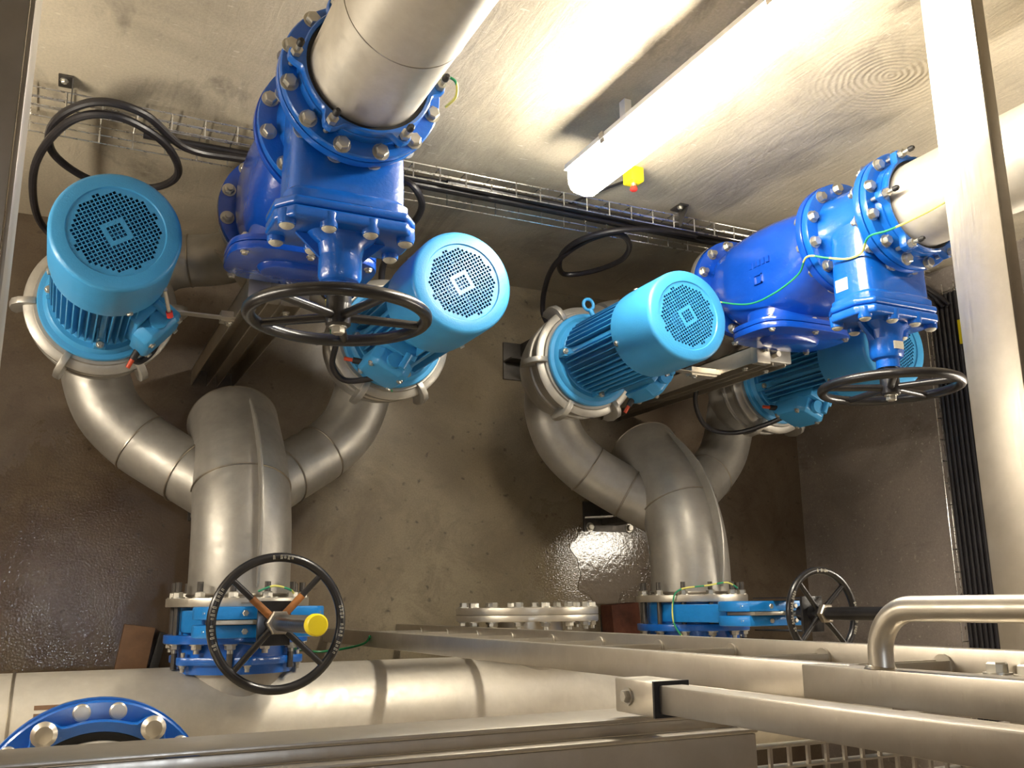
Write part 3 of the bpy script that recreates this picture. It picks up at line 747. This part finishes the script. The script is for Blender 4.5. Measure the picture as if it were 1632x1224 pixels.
# ---------------------------------------------------------------- flange adaptors and risers
def adaptor(cx, cy, z, label, group, pr=0.1365, k=1.0, n=12, nut='stud', a_lug=0.0, org=(0, 0, 0), fat=0.0, angs=None, bolt=None):
    """vertical flange adaptor: bolted flange at z, lugged gland ring above, pipe passes through"""
    t = Thing('flange_adaptor', label, 'coupling', (cx, cy, z), org, group)
    T = Matrix.Translation((cx, cy, 0))
    t.part('gasket', MB().ring((cx, cy, z - 0.003), (0, 0, 1), 0.188 * k, 0.12 * k, 0.006, 64), 'rubber')
    t.part('flange', MB().lathe([(0.15 * k, z), (0.193 * k, z), (0.194 * k, z + .004), (0.194 * k, z + .018), (0.191 * k, z + .022), (0.158 * k, z + .024), (0.156 * k, z + .045), (0.150 * k, z + .048), (0.148 * k, z + .04), (0.15 * k, z)], T, 72), 'adaptor')
    # gland ring with lugs: outline radius varies
    NN = 120; out = []; zb = z + 0.050; zt_ = z + 0.075
    for i in range(NN):
        a = 2 * PI * i / NN
        d = min(abs((a - a_lug - 2 * PI * j / 6 + PI) % (2 * PI) - PI) for j in range(6))
        bumpv = 0.030 * k * (1 / (1 + math.exp((d - 0.115) / 0.022)))
        out.append((a, 0.157 * k + fat + bumpv * (1 - fat * 18)))
    rings = []
    for zz, dr in ((zb, -0.002), (zb + .004, 0), (zt_ - .004, 0), (zt_, -0.003)):
        rings.append([(cx + (r + dr) * math.cos(a), cy + (r + dr) * math.sin(a), zz) for a, r in out])
    rings.append([(cx + 0.147 * k * math.cos(a), cy + 0.147 * k * math.sin(a), zt_ - .003) for a, r in out])
    rings.append([(cx + 0.145 * k * math.cos(a), cy + 0.145 * k * math.sin(a), zb) for a, r in out])
    rings.append(rings[0])
    g = MB(); g.loft(rings, caps=False); gr = t.part('gland_ring', g, 'adaptor')
    t.part('rubber_seal', MB().ring((cx, cy, zb + .002), (0, 0, 1), 0.1455 * k, pr + 0.0005, 0.012, 64), 'rubber')
    for j in range(6):
        a = a_lug + 2 * PI * j / 6; p = (cx + 0.171 * k * math.cos(a), cy + 0.171 * k * math.sin(a))
        if nut == 'dome': t.put('domed_nut', DOME, (p[0], p[1], zt_))
        else:
            s_ = t.put('coupling_stud', STUD, (p[0], p[1], zt_))
            t.put('stud_tip', STUDTIP, (0, 0, 0.036), parent=s_)
    for a in (angs or [2 * PI * (i + .5) / n for i in range(n)]):
        p = (cx + 0.178 * k * math.cos(a), cy + 0.178 * k * math.sin(a))
        if any(abs((a - a_lug - 2 * PI * j / 6 + PI) % (2 * PI) - PI) < 0.05 for j in range(6)): continue
        t.put('hex_bolt', bolt or BOLT, (p[0], p[1], z + 0.021), (0, 0, 1), a)
        t.put('hex_nut', NUT, (p[0], p[1], z - 0.031 * 1.0), (0, 0, -1), a)
    return t
def riser(cx, cy, z0, z1, r, label, group=None):
    t = Thing('riser_pipe', label, 'pipe', (cx, cy, z0), (0, 0, 0), group)
    T = Matrix.Translation((cx, cy, 0))
    t.part('pipe', MB().lathe([(r - .004, z0), (r, z0), (r, z1), (r - .004, z1), (r - .004, z0)], T, 72), 'pale')
    for z in (z0 + 0.32, z0 + 1.6):
        q = MB(); q.tube([(cx + r * math.cos(2 * PI * i / 64), cy + r * math.sin(2 * PI * i / 64), z) for i in range(64)], 0.0014, 6, True); t.part('weld_bead', q, 'weld')
    return t
adaptor(GX[0], VY, 1.936, 'blue flange adaptor around the base of the left riser pipe', 'blue flange adaptors on the gate valves', a_lug=0)
adaptor(GX[1], VY, 1.936, 'blue flange adaptor around the base of the right riser pipe', 'blue flange adaptors on the gate valves', a_lug=0)
riser(GX[0], VY, 1.950, CZ, 0.1365, 'bright stainless riser pipe rising out of the left gate valve', 'stainless riser pipes')
riser(GX[1], VY, 1.950, CZ, 0.1365, 'bright stainless riser pipe behind the right frame beam, above the right gate valve', 'stainless riser pipes')

# ---------------------------------------------------------------- knife gate valves
def knife_valve(gx, label, zt, zw, zc, rw, rusty):
    org = (gx, 0, 0)
    t = Thing('knife_gate_valve', label, 'valve', (0, -0.042, 0.48), org, 'azure knife gate valves with upright spindles')
    XZ = Matrix(((1, 0, 0, 0), (0, 0, -1, 0), (0, 1, 0, 0), (0, 0, 0, 1)))   # (x, z) polygon, thickness along -y
    zg = zt - 0.13
    poly = []
    for i in range(25):
        a = PI + PI * i / 24; poly.append((0.180 * math.cos(a), 0.70 + 0.180 * math.sin(a)))
    poly += [(0.180, 0.86), (0.15, 0.93), (0.15, zg)]; poly += [(-0.15, zg), (-0.15, 0.93), (-0.180, 0.86)]
    q = MB(); q.prism(poly, 0.010, 0.076, XZ); t.part('valve_body', q, 'knife', bevel=0.007)
    for y0, y1 in ((0.002, 0.018), (0.068, 0.084)):
        q = MB(); q.ring((0, -y1, 0.70), (0, 1, 0), 0.178, 0.12, y1 - y0, 48); t.part('raised_face', q, 'knife')
    # packing box: two halves and gate strip between
    for y0, y1 in ((0.000, 0.036), (0.050, 0.086)):
        q = MB(); pb = [(-0.170, zg - .02), (0.170, zg - .02), (0.182, zg + .01), (0.182, zg + .075), (0.15, zt), (-0.15, zt), (-0.182, zg + .075), (-0.182, zg + .01)]
        q.prism(pb, y0, y1, XZ); t.part('packing_box', q, 'knife', bevel=0.006)
    q = MB(); q.prism([(-0.145, zg), (0.155, zg), (0.155, zt + .02), (-0.145, zt + .02)], 0.037, 0.049, XZ); t.part('gate_plate', q, 'bright', bevel=0.001)
    for x in (-0.155, -0.055, 0.055, 0.155):
        for y in (-0.018, -0.068):
            t.put('small_bolt', BOLT_S, (x, y, zt - .004 if abs(x) < .1 else zt - .03))
    # yoke
    for y in (0.012, -0.100):
        q = MB(); q.prism([(-0.05, zg + .03), (0.05, zg + .03), (0.045, zw - .05), (-0.045, zw - .05)], -y, -y + .004, XZ)
        t.part('yoke_plate', q, 'black')
    q = MB(); q.box((-0.045, -0.104, zw - .056), (0.045, 0.014, zw - .044)); t.part('yoke_bridge', q, 'black', bevel=0.002)
    q = MB(); q.cyl((0, -0.043, zw - .10), (0, -0.043, zw - .02), 0.026, n=20); t.part('thrust_bearing', q, 'black')
    q = MB(); q.cyl((0, -0.043, zt - .02), (0, -0.043, zw - .05), 0.010, n=14); t.part('spindle', q, 'galv')
    w = handwheel(t, 'handwheel', (0, -0.043, zw), (0, 0, 1), rw, 0.0125, 4, 0.0092, 0.026, 0.04, a0=R(48) if rusty else R(42), dish=-0.008)
    for a1, a2 in ((R(150), R(205)), (R(-28), R(20)), (R(80), R(100))):   # worn raised characters on the rim
        q = MB(); nn = int((a2 - a1) / R(3.2))
        for i in range(nn):
            if i % 5 == 4: continue
            a = a1 + (a2 - a1) * i / nn
            mt = Matrix.Translation((0, -0.043, zw + .0118)) @ Matrix.Rotation(a, 4, 'Z') @ Matrix.Translation((rw, 0, 0))
            hh = 0.0055 if i % 2 else 0.0035
            q.box((-hh, -0.0022, 0), (hh, -0.0012, 0.0014), mt); q.box((-hh, 0.0012, 0), (hh, 0.0022, 0.0014), mt)
            q.box((hh - .0012, -0.0022, 0), (hh, 0.0022, 0.0014), mt)
        t.part('rim_lettering', q, 'tag', parent=w, label='worn pale raised lettering')
    if rusty:   # the old paint has gone from the inner halves of two spokes
        f = Matrix.Translation((0, -0.043, zw))
        for a in (R(48) + 0.0, R(138)):
            q = MB(); q.cyl(f @ Vector((0.02 * math.cos(a), 0.02 * math.sin(a), -.0078)), f @ Vector((0.095 * math.cos(a), 0.095 * math.sin(a), -.0040)), 0.0104, 0.0099, n=12)
            t.part('rusty_spoke', q, 'rust', parent=w, label='rust coloured inner half of the spoke')
    q = MB(); q.lathe([(0, 0), (0.034, 0), (0.034, 0.016), (0.030, 0.020), (0, 0.020)], Matrix.Translation((0, -0.043, zw + .01)), 6)
    t.part('wheel_nut', q, 'weld', label='rusty hexagonal nut')
    q = MB(); q.cyl((0, -0.043, zw + .02), (0, -0.043, zc), 0.0215, n=28); t.part('spindle_tube', q, 'black')
    if rusty:
        q = MB(); q.lathe([(0, zc - .012), (0.0255, zc - .012), (0.0255, zc + .010), (0.022, zc + .015), (0, zc + .016)], Matrix.Translation((0, -0.043, 0)), 32)
        t.part('end_cap', q, 'yellow', label='bright yellow plastic cap')
    return t
knife_valve(GX[0], 'azure knife gate valve with rusty black handwheel and yellow spindle cap at the left', 1.13, 1.295, 1.70, 0.172, True)
knife_valve(GX[1], 'azure knife gate valve with smaller black handwheel standing behind the ladder', 1.235, 1.425, 1.84, 0.142, False)

# dismantling joints from valve to manifold
def joint(gx, label):
    org = (gx, 0, 0)
    t = Thing('dismantling_joint', label, 'coupling', (0, -0.13, 0.48), org, 'blue dismantling joints')
    t.part('flange', MB().ring((0, -0.110, 0.70), (0, 1, 0), 0.2225, 0.165, 0.026, 64), 'adaptor', bevel=0.003)
    t.part('sleeve', MB().ring((0, -0.200, 0.70), (0, 1, 0), 0.182, 0.166, 0.090, 64), 'adaptor')
    NN = 96; rings = []
    for y, dr in ((-0.172, -.002), (-0.169, 0), (-0.152, 0), (-0.149, -.002)):
        rr = []
        for i in range(NN):
            a = 2 * PI * i / NN; d = min(abs((a - 2 * PI * (j + .5) / 6 + PI) % (2 * PI) - PI) for j in range(6))
            r = 0.196 + dr + 0.020 / (1 + math.exp((d - 0.13) / 0.03)); rr.append((r * math.cos(a), y, 0.70 + r * math.sin(a)))
        rings.append(rr)
    q = MB(); q.loft(rings); t.part('gland_ring', q, 'adaptor')
    for k in range(12):
        a = 2 * PI * (k + .5) / 12; c = (0.2 * math.cos(a), 0, 0.70 + 0.2 * math.sin(a))
        t.put('hex_bolt', NUT, (c[0], -0.111, c[2]), (0, -1, 0), a)
    for j in range(6):
        a = 2 * PI * (j + .5) / 6; c = (0.2 * math.cos(a), 0, 0.70 + 0.2 * math.sin(a))
        st = MB(); st.cyl((c[0], -0.135, c[2]), (c[0], -0.192, c[2]), 0.007, n=10); t.part('stud', st, 'galv')
        t.put('hex_nut', BOLT_S, (c[0], -0.173, c[2]), (0, -1, 0), a)
    return t
joint(GX[0], 'blue dismantling joint between the left knife gate valve and the big manifold pipe')
joint(GX[1], 'blue dismantling joint between the right knife gate valve and the big manifold pipe')

# ---------------------------------------------------------------- manifold
MYc, MZc, MR = -0.382, 0.70, 0.20
t = Thing('manifold_pipe', 'large stainless manifold pipe lying across the bottom of the view', 'pipe', (1.2, MYc, 0))
mp = t.part('pipe', MB().lathe([(0, 0), (MR, 0), (MR, 3.95), (0, 3.95)], axis_frame((-0.75, MYc, MZc), (1, 0, 0)), 96), 'pale')
for x in (-0.06, 1.95):
    q = MB(); q.tube([(x, MYc + MR * math.cos(2 * PI * i / 64), MZc + MR * math.sin(2 * PI * i / 64)) for i in range(64)], 0.0045, 6, True); t.part('weld_bead', q, 'weld')
for gx in GX:
    q = MB(); q.cyl((gx, MYc, 0.70), (gx, -0.155, 0.70), 0.162, n=48); t.part('branch_stub', q, 'steel')
q = MB(); q.cyl((1.61, MYc, 0.70), (1.61, -0.06, 0.70), 0.13, n=48); t.part('branch_stub', q, 'bright')
q = MB(); q.ring((1.61, -0.062, 0.70), (0, 1, 0), 0.262, 0.13, 0.022, 72); t.part('flange', q, 'bright', bevel=0.002)
for x in (0.05, 1.15, 2.8):
    q = MB(); q.box((x - .05, MYc - .16, 0), (x + .05, MYc + .16, 0.56)); t.part('saddle', q, 'darksteel', bevel=0.004)
# scorch and pen marks beside the left weld
for (x0, x1, a0) in ((0.0, 0.10, 33), (0.0, 0.085, 26)):
    q = MB(); rings = []
    for a in (a0, a0 + 4):
        rings.append([(x0, MYc + (MR + .0006) * math.sin(R(a)), MZc + (MR + .0006) * math.cos(R(a))), (x1, MYc + (MR + .0006) * math.sin(R(a)), MZc + (MR + .0006) * math.cos(R(a)))])
    q.add([*rings[0], *rings[1]], [(0, 1, 3, 2)]); t.part('paint_stripe', q, 'wood', label='worn brown stripe')
t = Thing('blind_flange', 'round stainless blind flange with bolts on the manifold behind the ladder', 'flange', (1.61, -0.03, 0.42))
q = MB(); q.cyl((1.61, -0.039, 0.70), (1.61, -0.014, 0.70), 0.262, n=72); t.part('disc', q, 'bright', bevel=0.002)
for k in range(16):
    a = 2 * PI * (k + .5) / 16; c = (1.61 + 0.238 * math.cos(a), 0, 0.70 + 0.238 * math.sin(a))
    t.put('hex_bolt', BOLT, (c[0], -0.014, c[2]), (0, 1, 0), a); t.put('hex_nut', NUT, (c[0], -0.063, c[2]), (0, -1, 0), a)

# riser on the manifold, lower left corner
adaptor(0.12, -0.405, 1.72, 'big blue flange adaptor with domed nuts in the bottom left corner', None, pr=0.152, k=1.15, nut='dome', a_lug=R(60), fat=0.010, angs=[R(30 + 60 * j + q) for j in range(6) for q in (-9.5, 9.5)], bolt=ROUND)
t = Thing('riser_pipe', 'stainless riser pipe inside the big blue adaptor at the bottom left', 'pipe', (0.12, -0.405, 0.85))
t.part('pipe', MB().lathe([(0.155, 0.8), (0.150, 1.70), (0.135, 1.705), (0.135, 0.8)], Matrix.Translation((0.12, -0.405, 0)), 56), 'bright')
t.part('lower_flange', MB().ring((0.12, -0.405, 1.69), (0, 0, 1), 0.227, 0.15, 0.026, 64), 'adaptor', bevel=0.003)
t.part('upper_pipe', MB().lathe([(0.148, 1.72), (0.152, 1.72), (0.152, 2.25), (0.148, 2.25), (0, 2.25)], Matrix.Translation((0.12, -0.405, 0)), 64), 'pale')

# ---------------------------------------------------------------- cable trays
def tray(label, a, b, n_out, z0, z1, depth, lift=0.02):
    """basket tray standing on edge along a wall from a to b (xy); n_out = direction out of wall"""
    a = Vector((*a, 0)); b = Vector((*b, 0)); n = Vector((*n_out, 0)); L = (b - a).length; d = (b - a) / L
    t = Thing('cable_tray', label, 'cable tray', (a.x, a.y, z0), (0, 0, 0), 'wire basket cable trays')
    o0 = n * lift
    def P(s, dep, z): return a + d * s + o0 + n * dep + Vector((0, 0, z))
    for dep, z in ((0, z0), (depth * .5, z0), (depth, z0), (0, z1), (depth * .5, z1), (depth, z1), (0, z0 + (z1 - z0) * .33), (0, z0 + (z1 - z0) * .66)):
        q = MB(); q.tube([P(0, dep, z), P(L, dep, z)], 0.0024, 6); t.part('long_wire', q, 'wire')
    k = int(L / 0.1)
    q = MB(); q.tube([Vector((0, 0, 0)) + n * depth + Vector((0, 0, z1 - z0)), Vector((0, 0, z1 - z0)), Vector((0, 0, 0)), n * depth], 0.0024, 6)
    # square U with sharp corners
    q = MB()
    q.tube([n * depth + Vector((0, 0, z1 - z0)), Vector((0, 0, z1 - z0))], 0.0026, 6); q.tube([Vector((0, 0, z1 - z0)), Vector((0, 0, 0))], 0.0026, 6); q.tube([Vector((0, 0, 0)), n * depth], 0.0026, 6)
    me = q.mesh('cross_wire', 'wire')
    for i in range(k + 1):
        p = P(0.04 + i * (L - .08) / k, 0, z0)
        link('cross_wire', me, p - t.base, t.e)
    return t
TZ0, TZ1 = 0.90, 1.08
tray('wire basket cable tray along the far wall behind the pumps', (-0.9, WY), (3.5, WY), (0, -1), TZ0, TZ1, 0.055)
tray('wire basket cable tray full of black cables along the right wall', (WX, 1.42), (WX, -0.9), (-1, 0), 0.98, 1.17, 0.055)
def cable(name, pts, r, label, group=None, k=8, mat='cable', cat='cable'):
    sp = spline(pts, k); q = MB(); q.tube(sp, r, 10)
    return single(name, q, mat, label, cat, pts[0], group=group)
for i in range(4):
    y = WY - 0.035 - 0.008 * (i % 2); z = TZ0 + 0.03 + i * 0.028
    cable('cable', [(0.15 + 0.4 * i, y, z), (1.2, y + 0.004, z + .006), (2.3, y, z), (3.3, y, z + .004), (3.52, WY - .09 - .012 * i, z + .04), (3.575, 1.30, z + .07 + .005 * i)], 0.011, 'black cable in the far wall tray, ' + ('lowest of the four', 'second from the bottom', 'second from the top', 'topmost of the four')[i], 'black cables in the far wall tray')
for i in range(7):
    z = 0.996 + i * 0.0255; x = WX - 0.038
    cable('cable', [(x, 1.36, z), (x - .002, 0.7, z), (x, 0.1, z + .001), (x, -0.85, z)], 0.0125, 'black cable in the right wall tray, ' + ('lowest of the seven', 'second from the bottom', 'third from the bottom', 'middle one of the seven', 'third from the top', 'second from the top', 'topmost of the seven')[i], 'black cables in the right wall tray', 6)
for dx, lab in ((-0.08, 'black wall bracket of the far tray beside the left frame beam'), (2.09, 'dark wall bracket above the far tray right of the stop button')):
    t = Thing('tray_bracket', lab, 'bracket', (dx, WY - 0.04, 1.08), group='tray wall brackets')
    t.part('back_plate', MB().box((dx - .02, WY - .006, 1.08), (dx + .02, WY, 1.15)), 'darksteel', bevel=0.002)
    t.part('side_plate', MB().prism([(WY - .006, 1.085), (WY - .07, 1.085), (WY - .07, 1.095), (WY - .006, 1.148)], dx + .017, dx + .020, Matrix(((0, 0, 1, 0), (1, 0, 0, 0), (0, 1, 0, 0), (0, 0, 0, 1)))), 'darksteel')
    t.put('small_bolt', BOLT_S, (dx - .004, WY - .006, 1.125), (0, -1, 0))
# loops of spare motor cable
def loop(label, pts, r):
    return cable('cable_loop', pts, r, label, 'spare motor cable loops', 8)
Y = 1.40
loop('thick black cable looped above the far left pump motor',
     [(0.75, 1.44, 0.985), (0.45, 1.42, 0.985), (0.27, Y, 1.03), (0.13, Y, 1.20), (0.0, Y, 1.21), (-0.10, Y - .01, 1.06), (-0.10, Y - .02, 0.86), (0.03, Y - .03, 0.72), (0.20, Y - .03, 0.75), (0.265, Y - .03, 0.90), (0.20, Y - .02, 1.08), (0.06, Y - .02, 1.19), (-0.06, Y - .03, 1.12), (-0.145, Y - .05, 0.85), (-0.15, Y - .08, 0.55), (-0.10, 1.28, 0.42), (0.02, 1.20, 0.52)], 0.0125)
loop('black cable loop hanging behind the motor right of the left gate valve',
     [(0.95, 1.43, 1.06), (1.00, 1.38, 1.10), (1.06, 1.36, 1.02), (1.08, 1.35, 0.90), (1.06, 1.33, 0.78), (1.04, 1.25, 0.66), (1.05, 1.15, 0.62)], 0.0125)
loop('thick black cable loop on the far wall above the middle pump motor',
     [(2.25, 1.45, 1.00), (2.02, 1.43, 1.02), (1.86, 1.41, 0.98), (1.78, 1.40, 0.86), (1.80, 1.40, 0.68), (1.91, 1.40, 0.50), (2.01, 1.40, 0.58), (2.05, 1.40, 0.75), (2.00, 1.41, 0.89), (1.90, 1.42, 0.95), (1.82, 1.41, 0.84), (1.79, 1.38, 0.66), (1.82, 1.33, 0.50), (1.86, 1.24, 0.40), (1.88, 1.14, 0.46)], 0.0115)
# motor leads with bend
def lead(label, pts): cable('motor_lead', pts, 0.0105, label, 'black motor leads')
lead('black lead curling under the terminal box of the motor behind the left handwheel', [(0.985, 0.775, 0.875), (0.93, 0.76, 0.83), (0.86, 0.76, 0.80), (0.81, 0.80, 0.84), (0.80, 0.87, 0.92), (0.79, 0.99, 0.90), (0.80, 1.10, 0.70), (0.82, 1.24, 0.5), (0.9, 1.40, 0.6), (0.9, 1.44, 0.9)])
lead('short black lead below the terminal box of the far left motor', [(0.175, 0.75, 0.86), (0.20, 0.75, 0.83), (0.24, 0.80, 0.80), (0.26, 0.90, 0.74), (0.24, 1.0, 0.6), (0.20, 1.05, 0.52)])
lead('black lead looping below the terminal box of the shaded right motor', [(2.78, 0.77, 0.87), (2.73, 0.74, 0.78), (2.66, 0.72, 0.66), (2.56, 0.75, 0.60), (2.49, 0.85, 0.62), (2.46, 0.95, 0.7)])

# earth wires
def earth(label, pts, r=0.0034, mat='earth'):
    return cable('earth_wire', pts, r, label, 'green and yellow earth wires', 8, mat, 'wire')
XE = GX[1] - 0.178
earth('green and yellow earth wire over the right check valve up to the riser',
      [(XE - .02, 1.14, 1.14), (XE - .03, 1.10, 1.20), (XE + .0, 1.04, 1.36), (XE + .0, 1.035, 1.50), (XE + .01, 1.07, 1.62), (XE - .022, 1.10, 1.70), (XE + .005, 1.08, 1.76), (XE + .03, 1.06, 1.82), (XE + .03, 1.06, 1.88), (XE - .01, 1.08, 1.95), (XE + .005, 1.08, 2.02), (XE + .04, 1.10, 2.12), (XE + .062, 1.12, 2.20)])
earth('short yellow and green earth wire at the left adaptor stud', [(GX[0] + .165, VY + .02, 2.03), (GX[0] + .195, VY + .0, 2.05), (GX[0] + .21, VY - .02, 2.02), (GX[0] + .20, VY - .03, 1.98)])
earth('green and yellow earth wire across the studs of the left knife gate valve', [(GX[0] + .02, 0.045, 0.915), (GX[0] + .06, 0.06, 0.945), (GX[0] + .11, 0.05, 0.93), (GX[0] + .14, 0.04, 0.86)])
earth('green and yellow earth wire hanging over the right knife gate valve', [(GX[1] + .05, 0.05, 0.93), (GX[1] - .0, 0.07, 0.93), (GX[1] - .08, 0.06, 0.92), (GX[1] - .17, 0.045, 0.86), (GX[1] - .19, 0.0, 0.84), (GX[1] - .19, -0.08, 0.84), (GX[1] - .16, -0.14, 0.86)])
earth('plain green earth wire sagging from the ladder rail to the manifold', [(1.028, -0.105, 0.64), (1.02, -0.13, 0.60), (0.98, -0.15, 0.50), (0.90, -0.16, 0.46), (0.82, -0.15, 0.50), (0.78, -0.14, 0.62), (0.74, -0.14, 0.70)], 0.004, 'green')

earth('short green and yellow earth wire on the ring of the motor behind the left handwheel', [(0.99, 0.80, 0.81), (1.01, 0.775, 0.80), (1.03, 0.757, 0.785), (1.05, 0.742, 0.765)], 0.003)
earth('slim yellow earth wire seen through the left handwheel beside the pump ring', [(0.775, 1.02, 0.86), (0.79, 0.985, 0.82), (0.81, 0.95, 0.79), (0.825, 0.92, 0.76)], 0.003)
single('tray_marker', MB().box((WX - .082, 1.10, 1.150), (WX - .077, 1.21, 1.178)), 'yellow', 'yellow marker strip on the right wall tray beside the hatch beam', 'marker', (WX - .08, 1.15, 1.15))
# emergency stop
t = Thing('emergency_stop', 'yellow emergency stop box with red mushroom button on the far wall', 'switch', (1.745, WY, 1.32))
t.part('stop_box', MB().box((1.72, WY - .055, 1.285), (1.772, WY, 1.345)), 'yellow', bevel=0.006)
t.part('collar', MB().cyl((1.746, WY - .055, 1.315), (1.746, WY - .066, 1.315), 0.010, n=20), 'galv')
t.part('button', MB().lathe([(0, 0), (0.009, 0), (0.0135, 0.008), (0.014, 0.014), (0.010, 0.018), (0, 0.019)], axis_frame((1.746, WY - .065, 1.315), (0, -1, 0)), 24), 'red')
cable('cable', [(1.745, WY - .03, 1.285), (1.735, WY - .02, 1.22), (1.70, WY - .015, 1.10), (1.66, WY - .02, 1.0)], 0.005, 'thin black cable from the emergency stop down to the tray', None)

# ---------------------------------------------------------------- loose pieces on the floor
def plank(label, name, c, d, rz, mat, cat, bevel=0.004):
    q = MB(); q.cbox((0, 0, d[2] / 2), d, Matrix.Translation(c) @ Matrix.Rotation(R(rz), 4, 'Z'))
    return single(name, q, mat, label, cat, c, bevel=bevel)
plank('wet brown wooden board lying on the floor at the lower left', 'wooden_board', (0.31, -0.20, 0), (0.11, 0.27, 0.04), -8, 'wood', 'wood')
plank('narrow dark batten beside the brown board', 'wooden_batten', (0.392, -0.19, 0), (0.03, 0.20, 0.05), -12, 'rubber', 'wood')
plank('rusty brown block on the floor right of the blind flange', 'rusty_block', (2.41, -0.075, 0.025), (0.15, 0.14, 0.10), 4, 'rust_block', 'block', 0.005)
plank('dark low plate under the rusty block', 'base_block', (2.44, -0.11, 0), (0.19, 0.12, 0.024), 2, 'darksteel', 'block', 0.002)
t = Thing('floor_bracket', 'black steel bracket box on the floor between the two middle motors', 'bracket', (1.95, 1.12, 0))
t.part('base_plate', MB().box((1.85, 1.03, 0), (2.03, 1.21, 0.012)), 'darksteel', bevel=0.002)
t.part('upright', MB().box((1.94, 1.03, 0.012), (1.95, 1.21, 0.13)), 'darksteel', bevel=0.002)
t.part('stiffener', MB().box((1.85, 1.11, 0.012), (1.94, 1.118, 0.10)), 'darksteel')

# ---------------------------------------------------------------- hatch frame (upper level)
def beam(name, label, boxes, base):
    t = Thing(name, label, 'beam', base, group='stainless hatch frame beams')
    for nm, lo, hi in boxes: t.part(nm, MB().box(lo, hi), 'brushed', bevel=0.0025)
    return t
ZB, ZU = 2.600, 2.724
beam('hatch_beam', 'stainless hatch beam along the left edge of the view',
     [('side_plate', (-0.082, -0.25, ZB), (-0.076, WY, ZU)), ('top_plate', (-0.40, -0.25, ZU - .006), (-0.0825, WY, ZU))], (-0.1, 0.6, ZB))
beam('hatch_beam', 'broad stainless hatch beam down the right side of the view',
     [('side_plate', (1.685, -0.40, ZB), (1.691, WY, ZU)), ('top_plate', (1.6915, -0.40, ZU - .006), (1.725, WY, ZU))], (1.69, 0.6, ZB))
beam('hatch_beam', 'stepped stainless hatch beam across the bottom edge of the view',
     [('side_plate', (-0.40, -0.164, ZB), (1.0, -0.158, ZU)), ('ledge', (-0.40, -0.180, ZU - .006), (1.0, -0.1645, ZU)),
      ('upstand', (-0.40, -0.186, ZU - .006), (0.95, -0.1805, ZU + .03)), ('top_plate', (-0.40, NY, ZU + .024), (0.945, -0.1865, ZU + .03))], (0.4, -0.16, ZB))

# grating panel right of the near beam
t = Thing('grating_panel', 'steel grating panel showing at the bottom right below the post', 'grating', (1.6, -0.6, 2.57))
for i in range(15):
    y = -0.200 - i * 0.034
    t.part('bearing_bar', MB().box((0.97, y - .003, 2.57), (2.3, y, 2.60)), 'bright')
q = MB(); q.box((0, -0.68, 2.588), (0.006, -0.235, 2.594)); me = q.mesh('cross_bar', 'brushed')
for i in range(32): link('cross_bar', me, Vector((0.98 + i * 0.041, 0, 0)) - t.base, t.e)

# ---------------------------------------------------------------- ladder
t = Thing('ladder', 'stainless ladder with square rungs rising to the lower right', 'ladder', (1.2, -0.11, 0))
for x0, nm in ((1.03, 'rail'), (1.342, 'rail')):
    q = MB()
    if x0 < 1.2: q.box((x0, -0.142, 0.0), (x0 + .025, -0.089, 2.86))
    else: q.box((x0, -0.142, 0.0), (x0 + .025, -0.078, 3.35))
    t.part(nm, q, 'brushed', bevel=0.003)
for i in range(10):
    z = 0.30 + i * 0.273
    q = MB(); q.box((1.055, -0.128, z - .016), (1.342, -0.098, z - .012)); q.box((1.055, -0.128, z + .012), (1.342, -0.098, z + .016)); q.box((1.055, -0.128, z - .016), (1.342, -0.124, z + .016)); rg = t.part('rung', q, 'bright')
    q = MB(); q.box((1.055, -0.0965, z - .010), (1.34, -0.0945, z - .002)); 
    wd = MB(); wd.cyl((1.337, -0.108, z), (1.3425, -0.108, z), 0.020, n=14); t.part('weld', wd, 'bright', parent=rg)
# sleeve extension on the near rail
q = MB(); q.box((0.998, -0.137, 2.80), (1.045, -0.090, 3.40)); sl = t.part('sleeve', q, 'brushed', bevel=0.003)
hp = [Vector((1.015, -0.105, 2.935)), Vector((1.015, -0.08, 2.935))] + [Vector((1.015, -0.072 + 0.060 * math.sin(PI * i / 24), 2.935 + 0.060 * (1 - math.cos(PI * i / 24)))) for i in range(13)] + [Vector((1.015, -0.012, 3.2)), Vector((1.015, -0.012, 3.6))]
q = MB(); q.tube(hp, 0.0165, 28); t.part('handrail', q, 'bright', label='curved tubular handrail')
q = MB(); q.lathe([(0.016, 0), (0.021, 0), (0.018, 0.004), (0.016, 0.005)], axis_frame((1.015, -0.09, 2.932), (0, 1, 0)), 28); t.part('weld_bead', q, 'weld')
q = MB(); q.box((1.2, -0.118, 2.85), (1.342, -0.112, 2.96)); t.part('bolt_plate', q, 'brushed')
for x, z in ((1.31, 2.88), (1.30, 2.94)):
    t.put('hex_bolt', BOLT, (x, -0.112, z), (0, 1, 0))

# safety post with end socket
t = Thing('safety_post', 'square stainless post rising out of a bolted end socket beside the ladder', 'post', (0.765, -0.125, ZU - .02))
q = MB(); q.box((0.75, -0.1455, 2.76), (0.79, -0.109, 3.50)); t.part('post', q, 'brushed', bevel=0.003)
q = MB(); q.box((0.742, -0.150, 2.700), (0.798, -0.104, 2.795)); so = t.part('socket', q, 'bright', bevel=0.003)
q = MB(); q.box((0.7415, -0.1505, 2.795), (0.7985, -0.1035, 2.799)); t.part('rubber_edge', q, 'rubber')
t.put('socket_bolt', BOLT_S, (0.742, -0.127, 2.735), (-1, 0, 0))
